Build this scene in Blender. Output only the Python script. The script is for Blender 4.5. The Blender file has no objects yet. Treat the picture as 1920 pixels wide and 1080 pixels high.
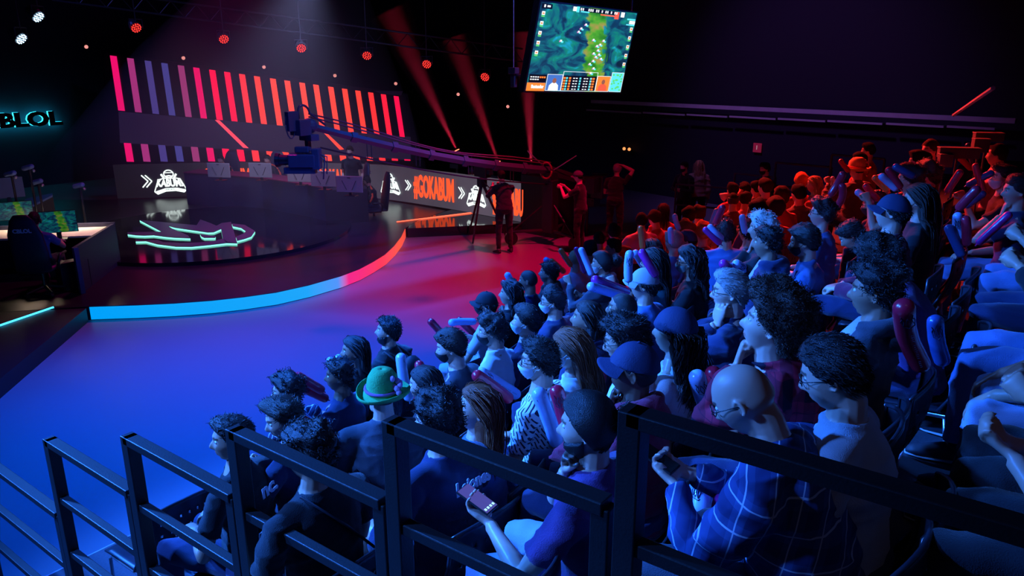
import bpy, bmesh, math, random
import numpy as np
from mathutils import Vector, Matrix
PI=math.pi
C=bpy.context.scene.collection
def R(d): return math.radians(d)
V=lambda *a: np.array(a,dtype=float)
def nrm(v):
    v=np.asarray(v,float); n=np.linalg.norm(v); return v/n if n>1e-9 else v
# ------------------------------------------------------------------ camera model (level-frame geometry used to place things at real distances)
H=3.7; FPX=1400.0; TH=R(16.3); YAW=R(36.3)
def ray(x,y):
    dx=x-960; v=y-540
    fwd=FPX*math.cos(TH)-v*math.sin(TH); dn=FPX*math.sin(TH)+v*math.cos(TH)
    return V(dx*math.cos(YAW)-fwd*math.sin(YAW), dx*math.sin(YAW)+fwd*math.cos(YAW), -dn)
CAM=V(0,0,H)
def onz(x,y,z):
    r=ray(x,y); return CAM+r*((z-H)/r[2])
def onX(x,y,X):
    r=ray(x,y); return CAM+r*(X/r[0])
def onplane(x,y,p,n):
    r=ray(x,y); return CAM+r*(np.dot(np.asarray(p)-CAM,n)/np.dot(r,n))
def ondist(x,y,d):
    r=ray(x,y); return CAM+nrm(r)*d
# ------------------------------------------------------------------ materials
MATS={}
def mat(name,col=(.5,.5,.5),rough=.6,metal=0,emit=None,es=1.0,spec=.5,noise=0,nscale=20,bump=0,bscale=60,sheen=0,coat=0,attr=None):
    if name in MATS: return MATS[name]
    m=bpy.data.materials.new(name); m.use_nodes=True; nt=m.node_tree; b=nt.nodes['Principled BSDF']
    b.inputs['Base Color'].default_value=(*col,1); b.inputs['Roughness'].default_value=rough; b.inputs['Metallic'].default_value=metal
    b.inputs['Specular IOR Level'].default_value=spec
    if coat: b.inputs['Coat Weight'].default_value=coat
    if sheen: b.inputs['Sheen Weight'].default_value=sheen
    if emit: b.inputs['Emission Color'].default_value=(*emit,1); b.inputs['Emission Strength'].default_value=es
    if noise:
        tc=nt.nodes.new('ShaderNodeTexCoord'); n=nt.nodes.new('ShaderNodeTexNoise'); n.inputs['Scale'].default_value=nscale; n.inputs['Detail'].default_value=4
        nt.links.new(tc.outputs['Object'],n.inputs['Vector'])
        mx=nt.nodes.new('ShaderNodeMix'); mx.data_type='RGBA'
        mx.inputs['A'].default_value=(*[c*(1-noise) for c in col],1); mx.inputs['B'].default_value=(*[min(1,c*(1+noise)) for c in col],1)
        nt.links.new(n.outputs['Fac'],mx.inputs['Factor']); nt.links.new(mx.outputs['Result'],b.inputs['Base Color'])
    if bump:
        tc=nt.nodes.new('ShaderNodeTexCoord'); n=nt.nodes.new('ShaderNodeTexNoise'); n.inputs['Scale'].default_value=bscale; n.inputs['Detail'].default_value=3
        nt.links.new(tc.outputs['Object'],n.inputs['Vector'])
        bp=nt.nodes.new('ShaderNodeBump'); bp.inputs['Strength'].default_value=bump; bp.inputs['Distance'].default_value=.01
        nt.links.new(n.outputs['Fac'],bp.inputs['Height']); nt.links.new(bp.outputs['Normal'],b.inputs['Normal'])
    if attr:
        a=nt.nodes.new('ShaderNodeAttribute'); a.attribute_name=attr
        mx=nt.nodes.new('ShaderNodeMix'); mx.data_type='RGBA'; mx.blend_type='MULTIPLY'; mx.inputs['Factor'].default_value=1
        mx.inputs['A'].default_value=(*col,1); nt.links.new(a.outputs['Color'],mx.inputs['B']); nt.links.new(mx.outputs['Result'],b.inputs['Base Color'])
    MATS[name]=m; return m
# ------------------------------------------------------------------ mesh builder
class MB:
    def __init__(s): s.v=[]; s.f=[]; s.m=[]; s.n=0
    def add(s,v,f,mi=0):
        v=np.asarray(v,float).reshape(-1,3); o=s.n; s.v.append(v); s.n+=len(v)
        for q in f: s.f.append([i+o for i in q]); s.m.append(mi)
    def box(s,c,d,rot=None,mi=0):
        c=V(*c); d=V(*d)/2
        v=np.array([[sx*d[0],sy*d[1],sz*d[2]] for sx in(-1,1) for sy in(-1,1) for sz in(-1,1)])
        if rot is not None: v=v@np.asarray(rot).T
        s.add(v+c,[(0,1,3,2),(4,6,7,5),(0,4,5,1),(2,3,7,6),(0,2,6,4),(1,5,7,3)],mi)
    def tube(s,pts,rad,n=8,mi=0,side=None,caps=True):
        pts=np.asarray(pts,float); k=len(pts)
        if np.isscalar(rad): rad=[rad]*k
        ring=[]; prev=None
        for i in range(k):
            t=nrm(pts[min(i+1,k-1)]-pts[max(i-1,0)])
            if side is not None: u=np.asarray(side,float)
            elif prev is not None: u=prev
            else: u=V(0,0,1) if abs(t[2])<.9 else V(1,0,0)
            u=u-t*np.dot(u,t)
            if np.linalg.norm(u)<1e-6: u=V(1,0,0)-t*t[0]
            u=nrm(u); w=np.cross(t,u); prev=u
            ra,rb=rad[i] if hasattr(rad[i],'__len__') else (rad[i],rad[i])
            a=np.arange(n)*2*PI/n
            ring.append(pts[i]+np.outer(np.cos(a)*ra,u)+np.outer(np.sin(a)*rb,w))
        v=np.concatenate(ring); f=[]
        for i in range(k-1):
            for j in range(n):
                f.append((i*n+j,i*n+(j+1)%n,(i+1)*n+(j+1)%n,(i+1)*n+j))
        if caps: f.append(tuple(range(n))[::-1]); f.append(tuple((k-1)*n+j for j in range(n)))
        s.add(v,f,mi)
    def cap_tube(s,a,b,ra,rb=None,n=12,mi=0):   # tube with rounded ends
        a=V(*a); b=V(*b); rb=ra if rb is None else rb; t=nrm(b-a); P=[];Q=[]
        for k in range(4):
            g=k/4*PI/2; P.append(a-t*ra*math.cos(g)); Q.append(max(ra*math.sin(g),ra*.12))
        P+= [a,b]; Q+=[ra,rb]
        for k in range(3,-1,-1):
            g=k/4*PI/2; P.append(b+t*rb*math.cos(g)); Q.append(max(rb*math.sin(g),rb*.12))
        s.tube(P,Q,n,mi)
    def ell(s,c,r,rot=None,mi=0,n=12,m=8):
        v=[];f=[]
        for i in range(m+1):
            ph=PI*i/m
            for j in range(n):
                a=2*PI*j/n; v.append((math.sin(ph)*math.cos(a)*r[0],math.sin(ph)*math.sin(a)*r[1],math.cos(ph)*r[2]))
        for i in range(m):
            for j in range(n): f.append((i*n+j,(i+1)*n+j,(i+1)*n+(j+1)%n,i*n+(j+1)%n))
        v=np.array(v)
        if rot is not None: v=v@np.asarray(rot).T
        s.add(v+V(*c),f,mi)
    def prism(s,poly,z0,z1,mi=0):   # vertical prism from xy polygon (ccw)
        n=len(poly); v=[(p[0],p[1],z0) for p in poly]+[(p[0],p[1],z1) for p in poly]
        f=[tuple(range(n))[::-1],tuple(range(n,2*n))]+[(i,(i+1)%n,n+(i+1)%n,n+i) for i in range(n)]
        s.add(v,f,mi)
    def mesh(s,name,mats,smooth=False):
        me=bpy.data.meshes.new(name); v=np.concatenate(s.v) if s.v else np.zeros((0,3))
        me.from_pydata(v.tolist(),[],s.f); 
        for m in (mats if isinstance(mats,(list,tuple)) else [mats]): me.materials.append(m)
        if any(s.m): me.polygons.foreach_set('material_index',s.m)
        if smooth: me.polygons.foreach_set('use_smooth',[True]*len(me.polygons))
        me.update(); return me
    def obj(s,name,mats,parent=None,smooth=False,bevel=0):
        me=s.mesh(name,mats,smooth); o=bpy.data.objects.new(name,me); C.objects.link(o)
        if parent is not None: o.parent=parent
        if bevel:
            b=o.modifiers.new('b','BEVEL'); b.width=bevel; b.segments=2; b.limit_method='ANGLE'
        return o
def tag(o,label=None,cat=None,group=None,kind=None):
    if label: o['label']=label
    if cat: o['category']=cat
    if group: o['group']=group
    if kind: o['kind']=kind
    return o
def empty(name,loc=(0,0,0),rz=0):
    o=bpy.data.objects.new(name,None); C.objects.link(o); o.location=loc; o.rotation_euler=(0,0,rz); o.empty_display_size=.1; return o
def copy_tree(o,parent=None):
    c=o.copy(); C.objects.link(c); c.parent=parent
    for ch in list(o.children): copy_tree(ch,c)
    return c
def text_mesh(txt,size,extr=.0,sx=1,bold=0,align='CENTER',shear=0):
    cu=bpy.data.curves.new('lettering','FONT'); cu.body=txt; cu.size=size; cu.extrude=extr; cu.align_x=align; cu.align_y='CENTER'; cu.offset=bold; cu.shear=shear; cu.resolution_u=3
    o=bpy.data.objects.new('lettering',cu); C.objects.link(o)
    dg=bpy.context.evaluated_depsgraph_get(); me=bpy.data.meshes.new_from_object(o.evaluated_get(dg))
    bpy.data.objects.remove(o); bpy.data.curves.remove(cu)
    if sx!=1: me.transform(Matrix.Diagonal((sx,1,1,1)))
    return me
def text_obj(name,txt,size,m,loc,xdir,ydir,parent=None,extr=.002,sx=1,bold=0,align='CENTER',shear=0):
    me=text_mesh(txt,size,extr,sx,bold,align,shear); me.materials.clear(); me.materials.append(m)
    o=bpy.data.objects.new(name,me); C.objects.link(o)
    x=nrm(xdir); y=nrm(np.asarray(ydir,float)-x*np.dot(x,ydir)); z=np.cross(x,y)
    M=Matrix(((x[0],y[0],z[0],loc[0]),(x[1],y[1],z[1],loc[1]),(x[2],y[2],z[2],loc[2]),(0,0,0,1)))
    if parent is not None: o.parent=parent
    me.transform(M); return o
# ------------------------------------------------------------------ noise
def sn(p,seed,freq,aniso=(1,1,1),k=7):
    rs=np.random.RandomState(seed); out=np.zeros(len(p)); q=p*np.array(aniso)
    w=q+.25/freq*np.sin(q[:,[1,2,0]]*freq*.8+seed)
    for i in range(k):
        d=rs.normal(size=3); d/=np.linalg.norm(d); out+=np.sin(w@d*freq*rs.uniform(.7,1.5)+rs.uniform(0,6.28))
    return out/math.sqrt(k)
_ico={}
def ico(n):
    if n not in _ico:
        b=bmesh.new(); bmesh.ops.create_icosphere(b,subdivisions=n,radius=1.0)
        b.verts.ensure_lookup_table()
        v=np.array([x.co[:] for x in b.verts]); v/=np.linalg.norm(v,axis=1)[:,None]
        f=[tuple(x.index for x in q.verts) for q in b.faces]; b.free(); _ico[n]=(v,f)
    return _ico[n]
def sm(x,a,b):
    t=np.clip((x-a)/(b-a),0,1); return t*t*(3-2*t)
# ------------------------------------------------------------------ head (head-local frame: x forward, y left, z up)
def head_pts(d,fem=0,fat=0):
    x,y,z=d[:,0],d[:,1],d[:,2]
    lo=sm(-z,.0,.9)
    a=np.where(x>0,.094-.006*lo,.103-.045*lo)
    b=.0765-.018*lo*(1-fat*.6)-fem*.003*lo+fat*.004
    c=np.where(z>0,.118,.116-.004*fem+.003*fat)
    pw=2.25
    r=(np.abs(x/a)**pw+np.abs(y/b)**pw+np.abs(z/c)**pw)**(-1/pw)
    p=d*r[:,None]; X,Y,Z=p[:,0],p[:,1],p[:,2]; F=sm(x,.15,.5)
    ay=np.abs(Y)
    prof=sm(Z,.026,-.026)*(1-sm(-Z,.030,.044)); wid=.0085+.0065*sm(-Z,-.01,.03)
    f=(.026-.003*fem)*prof*np.exp(-(Y/wid)**2)
    f+=.0055*(1-.6*fem)*np.exp(-((Z-.031)/.009)**2-(ay/.045)**4)
    f-=.0105*np.exp(-((ay-.031)/.0135)**2-((Z-.013)/.0115)**2)
    f-=.004*np.exp(-((Z-.018)/.01)**2-(Y/.010)**2)
    f+=.004*np.exp(-((ay-.042)/.016)**2-((Z+.022)/.018)**2)
    f+=.0085*np.exp(-(Y/.021)**4-((Z+.0585)/.0055)**2)+.0085*np.exp(-(Y/.018)**4-((Z+.071)/.006)**2)
    f-=.004*np.exp(-(Y/.024)**2-((Z+.0645)/.002)**2)
    f-=.003*np.exp(-((Z+.083)/.006)**2-(Y/.02)**2)
    f+=.010*np.exp(-(Y/.020)**2-((Z+.100)/.013)**2)
    p[:,0]+=f*F
    # flatten face sides / temples a bit
    p[:,1]*=1-.05*np.exp(-((Z-.03)/.03)**2)*sm(x,.3,.8)
    return p
def eye_balls():
    return [(V(.0785,s*.031,.013),.0125) for s in(1,-1)]
def rot_to(fwd,up):
    x=nrm(fwd); z=nrm(np.asarray(up)-x*np.dot(x,up)); y=np.cross(z,x); return np.array([x,y,z]).T
def yawpitch(yaw,pitch,roll=0):
    cy,sy=math.cos(yaw),math.sin(yaw); cp,sp=math.cos(pitch),math.sin(pitch)
    Rz=np.array([[cy,-sy,0],[sy,cy,0],[0,0,1]]); Ry=np.array([[cp,0,-sp],[0,1,0],[sp,0,cp]])
    cr,sr=math.cos(roll),math.sin(roll); Rx=np.array([[1,0,0],[0,cr,-sr],[0,sr,cr]])
    return Rz@Ry@Rx
def hand(mb,w,dirf,pn,side,curl=.5,spread=.12,sc=1.0,n=8):
    """w wrist, dirf finger direction, pn palm normal, side +1 thumb on +cross side"""
    x=nrm(dirf); z=-nrm(np.asarray(pn)-x*np.dot(x,pn)); y=np.cross(z,x)*side   # thumb toward +y
    M=np.array([x,y,z]).T
    P=lambda *q: w+M@(V(*q)*sc)
    mb.tube([P(-.02,0,0),P(.012,0,0),P(.045,0,-.001),P(.082,-.002,-.002),P(.094,-.003,-.004)],[(.017*sc,.026*sc),(.0155*sc,.028*sc),(.0150*sc,.039*sc),(.0130*sc,.041*sc),(.009*sc,.036*sc)],12,side=M[:,2])
    L=[.070,.079,.073,.057]; off=[.031,.011,-.010,-.030]; rr=[.0088,.009,.0086,.0078]
    for i in range(4):
        a=spread*(1.2-i*.8); p=V(.083,off[i],-.003); pts=[P(*p)]; ang=0
        for s,(fr,bd) in enumerate(((.45,.9),(.30,1.0),(.25,.7))):
            ang+=bd*curl*(1+.08*i); d=V(math.cos(ang)*math.cos(a),math.sin(a),-math.sin(ang)); p=p+d*L[i]*fr; pts.append(P(*p))
        r=rr[i]*sc; mb.tube([P(.06,off[i],-.002)]+pts+[pts[-1]+nrm(pts[-1]-pts[-2])*.006*sc],[r,r*1.08,r*.98,r*.9,r*.8,r*.35],n)
    c=min(1,curl*.9)
    p0=V(.022,.026,-.006); d1=nrm(V(.62,.62-.35*c,-.25-.35*c)); p1=p0+d1*.040; d2=nrm(V(.85,.30-.45*c,-.25-.5*c)); p2=p1+d2*.030; d3=nrm(V(.9,.05-.35*c,-.3-.45*c)); p3=p2+d3*.022
    mb.tube([P(*p0),P(*p1),P(*p2),P(*p3),P(*(p3+d3*.006))],[.0150*sc,.0115*sc,.0105*sc,.0088*sc,.004*sc],n)
    return M
def ik(S,W,l1,l2,pole):
    d=W-S; L=np.linalg.norm(d)
    if L>(l1+l2)*.995: W=S+d/L*(l1+l2)*.995; d=W-S; L=np.linalg.norm(d)
    a=(l1*l1-l2*l2+L*L)/(2*L); h=math.sqrt(max(0,l1*l1-a*a)); u=d/L; p=nrm(np.asarray(pole)-u*np.dot(pole,u))
    return S+u*a+p*h, W
def bez(a,b,c,n=4): # quadratic
    return [a*(1-t)**2+b*2*t*(1-t)+c*t*t for t in np.linspace(0,1,n)]
# ================================================================== PEOPLE
SKIN={1:(.62,.38,.28),2:(.50,.29,.20),3:(.34,.18,.115),4:(.17,.085,.055)}
HAIRC={'k':(.018,.014,.014),'n':(.030,.018,.013),'r':(.28,.075,.03),'o':(.75,.22,.05),'g':(.30,.29,.28),'d':(.42,.27,.14),'u':(.55,.55,.50),'b':(.055,.03,.02)}
def skin_mat(k):
    n='skin_%d'%k
    if n in MATS: return MATS[n]
    m=mat(n,SKIN[k],rough=.42,spec=.45,attr='tint'); b=m.node_tree.nodes['Principled BSDF']
    b.inputs['Subsurface Weight'].default_value=.0
    return m
def hair_mat(k,far=0):
    n='hair_'+k+('_far' if far else '')
    if n in MATS: return MATS[n]
    return mat(n,HAIRC[k],rough=.85 if far else .42,spec=.08 if far else .5,noise=.45,nscale=90,bump=.5,bscale=330)
def cloth(name,col,rough=.85): return mat('cloth_'+name,col,rough=rough,spec=.25,noise=.18,nscale=9,bump=.35,bscale=260,sheen=.2)
def plaid_mat(name,base,dark,line,sc=11.,lw=.05):
    if name in MATS: return MATS[name]
    m=mat(name,base,rough=.85,spec=.2); nt=m.node_tree; b=nt.nodes['Principled BSDF']
    tc=nt.nodes.new('ShaderNodeTexCoord'); sp=nt.nodes.new('ShaderNodeSeparateXYZ'); mp=nt.nodes.new('ShaderNodeMapping')
    mp.inputs['Rotation'].default_value=(.15,.25,.2); nt.links.new(tc.outputs['Object'],mp.inputs['Vector']); nt.links.new(mp.outputs['Vector'],sp.inputs[0])
    def frac(out,k,off=0):
        a=nt.nodes.new('ShaderNodeMath'); a.operation='MULTIPLY_ADD'; a.inputs[1].default_value=k; a.inputs[2].default_value=off+50; nt.links.new(out,a.inputs[0])
        f=nt.nodes.new('ShaderNodeMath'); f.operation='FRACT'; nt.links.new(a.outputs[0],f.inputs[0]); return f.outputs[0]
    def lt(out,v):
        a=nt.nodes.new('ShaderNodeMath'); a.operation='LESS_THAN'; a.inputs[1].default_value=v; nt.links.new(out,a.inputs[0]); return a.outputs[0]
    def op(o,x,y):
        a=nt.nodes.new('ShaderNodeMath'); a.operation=o; nt.links.new(x,a.inputs[0])
        if isinstance(y,float): a.inputs[1].default_value=y
        else: nt.links.new(y,a.inputs[1])
        return a.outputs[0]
    xy=op('ADD',sp.outputs[0],op('MULTIPLY',sp.outputs[1],.6))
    c1=lt(frac(xy,sc),.5); c2=lt(frac(sp.outputs[2],sc),.5)
    ch=op('MULTIPLY',op('ADD',c1,c2),.5)
    l1=lt(frac(xy,sc,.25),lw); l2=lt(frac(sp.outputs[2],sc,.25),lw); ln=op('MAXIMUM',l1,l2)
    mx=nt.nodes.new('ShaderNodeMix'); mx.data_type='RGBA'; mx.inputs['A'].default_value=(*base,1); mx.inputs['B'].default_value=(*dark,1); nt.links.new(ch,mx.inputs['Factor'])
    m2=nt.nodes.new('ShaderNodeMix'); m2.data_type='RGBA'; nt.links.new(mx.outputs['Result'],m2.inputs['A']); m2.inputs['B'].default_value=(*line,1); nt.links.new(ln,m2.inputs['Factor'])
    nt.links.new(m2.outputs['Result'],b.inputs['Base Color']); return m
def dash_mat(name,base,ink):
    if name in MATS: return MATS[name]
    m=mat(name,base,rough=.85,spec=.2); nt=m.node_tree; b=nt.nodes['Principled BSDF']
    tc=nt.nodes.new('ShaderNodeTexCoord'); mp=nt.nodes.new('ShaderNodeMapping'); mp.inputs['Rotation'].default_value=(R(90),0,R(60)); mp.inputs['Scale'].default_value=(1,1,1)
    br=nt.nodes.new('ShaderNodeTexBrick'); br.inputs['Scale'].default_value=9; br.inputs['Color1'].default_value=(*ink,1); br.inputs['Color2'].default_value=(*ink,1); br.inputs['Mortar'].default_value=(*base,1)
    br.inputs['Mortar Size'].default_value=.055; br.inputs['Brick Width'].default_value=.5; br.inputs['Row Height'].default_value=.17
    nt.links.new(tc.outputs['Object'],mp.inputs['Vector']); nt.links.new(mp.outputs['Vector'],br.inputs['Vector']); nt.links.new(br.outputs['Color'],b.inputs['Base Color']); return m
# shirt colour codes
SH={'navy':(.02,.03,.09),'black':(.012,.012,.016),'char':(.05,.055,.075),'white':(.72,.72,.75),'grey':(.22,.23,.27),'blue':(.06,.16,.42),'red':(.50,.02,.03),
 'pink':(.62,.30,.36),'wine':(.16,.015,.05),'olive':(.16,.15,.08),'brown':(.13,.08,.06),'teal':(.05,.25,.30),'purple':(.10,.04,.16),'lgrey':(.42,.43,.48),'orange':(.6,.15,.04),'maroon':(.28,.02,.06),'jean':(.10,.16,.34),'ljean':(.28,.36,.55),'sand':(.35,.27,.2)}
def shirt_mat(c):
    if c=='plaidr': return plaid_mat('cloth_plaid_red',(.42,.02,.05),(.015,.008,.02),(.10,.01,.03),9.,.02)
    if c=='plaidb': return plaid_mat('cloth_plaid_blue',(.05,.09,.24),(.025,.04,.13),(.45,.50,.62),10.5,.05)
    if c=='dash': return dash_mat('cloth_white_dashes',(.75,.75,.78),(.03,.03,.06))
    if c=='floral': return plaid_mat('cloth_floral',(.03,.04,.10),(.02,.02,.05),(.5,.5,.55),26.,.12)
    return cloth(c,SH[c])
PENDING=[]   # (object, kind, info) waiting for remesh
def q_remesh(o,vox,it,kind,info=None):
    m=o.modifiers.new('r','REMESH'); m.mode='VOXEL'; m.voxel_size=vox; m.use_smooth_shade=True
    s=o.modifiers.new('s','SMOOTH'); s.factor=.5; s.iterations=it
    PENDING.append((o,kind,info))
def flush():
    dg=bpy.context.evaluated_depsgraph_get()
    res=[(o,k,i,bpy.data.meshes.new_from_object(o.evaluated_get(dg))) for o,k,i in PENDING]
    for o,k,i,me in res:
        old=o.data; mats=list(old.materials); o.modifiers.clear(); me.materials.clear()
        for m in mats: me.materials.append(m)
        o.data=me; bpy.data.meshes.remove(old); me.name=o.name
        n=len(me.vertices); co=np.empty(n*3); me.vertices.foreach_get('co',co); co=co.reshape(-1,3)
        nr=np.empty(n*3); me.vertices.foreach_get('normal',nr); nr=nr.reshape(-1,3)
        if k=='cloth':
            sd,amp=i; f=sn(co,sd,15,(1,1,2.0)); f2=sn(co,sd+5,38,(1.5,1,1)); f3=sn(co,sd+9,26,(.7,1,2.2)); g=1-2*np.abs(np.tanh(f*1.1)); g3=1-2*np.abs(np.tanh(f3*1.2))
            co=co+nr*((g*.65+.3*f2+.4*g3)*amp*1.35)[:,None]; me.vertices.foreach_set('co',co.ravel())
        elif k=='body':
            hc,hR,br,lips=i; q=(co-hc)@hR/(.945**2); t=np.ones((n,4)); X,Y,Z=q.T; inh=(np.abs(X)<.14)&(np.abs(Y)<.1)&(Z>-.13)&(Z<.14)
            ay=np.abs(Y)
            lp=inh&(X>.075)&(ay<.024)&(Z<-.052)&(Z>-.077); t[lp,:3]*=lips
            bw=inh&(X>.06)&(ay>.012)&(ay<.050)&(np.abs(Z-.034+.12*np.clip(ay-.03,0,1))<.0055); t[bw,:3]*=.25
            if br:
                line=-.028-.03*np.clip((X-.02)/.07,-.3,1); w=sm(line-Z,-.006,.012)*sm(X,-.012,.004)*(1-np.exp(-((Z+.064)/.009)**2-(Y/.02)**2)); w=np.where(inh&(Z<-.01),w,0)
                must=np.where(inh&(X>.08)&(ay<.03),np.exp(-((Z+.049)/.006)**2),0)
                w=np.clip(np.maximum(w,must),0,1)*br; t[:,:3]*=(1-w*.88)[:,None]
            a=me.attributes.new('tint','FLOAT_COLOR','POINT'); a.data.foreach_set('color',t.ravel())
        me.polygons.foreach_set('use_smooth',[True]*len(me.polygons)); me.update()
    PENDING.clear()
def hair_mask(p,style):
    X,Y,Z=p.T
    xs=[-.12,-.08,-.04,-.015,.02,.035,.05,.075,.095,.12]
    zs=[-.062,-.06,-.045,-.010,.012,.02,.050,.066,.074,.078]
    if style in('l','w','p'): zs=[-.09,-.09,-.08,-.03,.015,.03,.052,.066,.074,.078]
    if style=='buzzback': pass
    zl=np.interp(X,xs,zs); return sm(Z-zl,-.006,.010)
def strands(mb,roots,dirs,S,step,rad,rs,grav=0,curl=0,cr=.006,cf=3.,outw=0.,body=None,mi=0,minr=1.03,goal=None):
    N=len(roots); P=np.zeros((N,S,3)); P[:,0]=roots; d=dirs.copy(); E=np.array([.103,.086,.122])
    if goal is not None:
        for s in range(1,S):
            p=roots+(goal-roots)*(s/(S-1.)); r=np.linalg.norm(p/E,axis=1); ins=r<minr; p[ins]*=(minr/r[ins])[:,None]; P[:,s]=p
    for s in (range(1,S) if goal is None else ()):
        p=P[:,s-1]+d*step[:,None]
        r=np.linalg.norm(p/E,axis=1); ins=r<minr
        p[ins]*= (minr/r[ins])[:,None]
        if body is not None:
            # keep outside the neck and torso: cylinder about the spine
            low=p[:,2]<-.13; rr=np.hypot((p[:,0]+.03)/.11,p[:,1]/.20); k=low&(rr<1)&(p[:,0]<.02)
            p[k,0]=np.minimum(p[k,0],-.03-.11*np.sqrt(np.clip(1-(p[k,1]/.20)**2,0,1)))
            k2=low&(p[:,0]>=.02)&(rr<1); p[k2,0]=np.maximum(p[k2,0],-.02+.12*np.sqrt(np.clip(1-(p[k2,1]/.20)**2,0,1)))
        P[:,s]=p
        d=(p-P[:,s-1])/step[:,None]; d=d+(V(0,0,-grav) if body is None else np.stack([-.9*grav*(p[:,2]>-.01)*(p[:,0]>-.03),.5*grav*np.sign(p[:,1])*(p[:,2]>-.02)*(p[:,0]>.0),-grav*np.ones(N)],1))+rs.normal(size=(N,3))*outw; d/=np.linalg.norm(d,axis=1)[:,None]
    if curl:
        t=np.gradient(P,axis=1); t/=np.linalg.norm(t,axis=2)[:,:,None]+1e-9; u=np.cross(t,V(.3,.5,.8)); u/=np.linalg.norm(u,axis=2)[:,:,None]+1e-9; w=np.cross(t,u)
        ph=rs.uniform(0,6.28,N)[:,None]+np.arange(S)[None]*cf*rs.uniform(.8,1.2,N)[:,None]; am=cr*np.minimum(1,np.arange(S)/2.)[None]
        P=P+u*(np.cos(ph)*am)[:,:,None]+w*(np.sin(ph)*am)[:,:,None]
    t=np.gradient(P,axis=1); t/=np.linalg.norm(t,axis=2)[:,:,None]+1e-9; u=np.cross(t,V(.31,.52,.79)); u/=np.linalg.norm(u,axis=2)[:,:,None]+1e-9; w=np.cross(t,u)
    tp=np.interp(np.arange(S)/(S-1),[0,.6,1],[1,.9,.25])[None,:]*rad[:,None]
    V3=np.stack([P+(u*math.cos(a)+w*math.sin(a))*tp[:,:,None] for a in(0,2.094,4.189)],axis=2)  # N,S,3,3
    base=np.arange(N)[:,None,None]*S*3; s_=np.arange(S-1)[None,:,None]*3; j=np.arange(3)[None,None,:]; j2=(j+1)%3
    F=np.stack([base+s_+j,base+s_+j2,base+s_+3+j2,base+s_+3+j],axis=-1).reshape(-1,4)
    mb.add(V3.reshape(-1,3),F.tolist(),mi)
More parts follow.
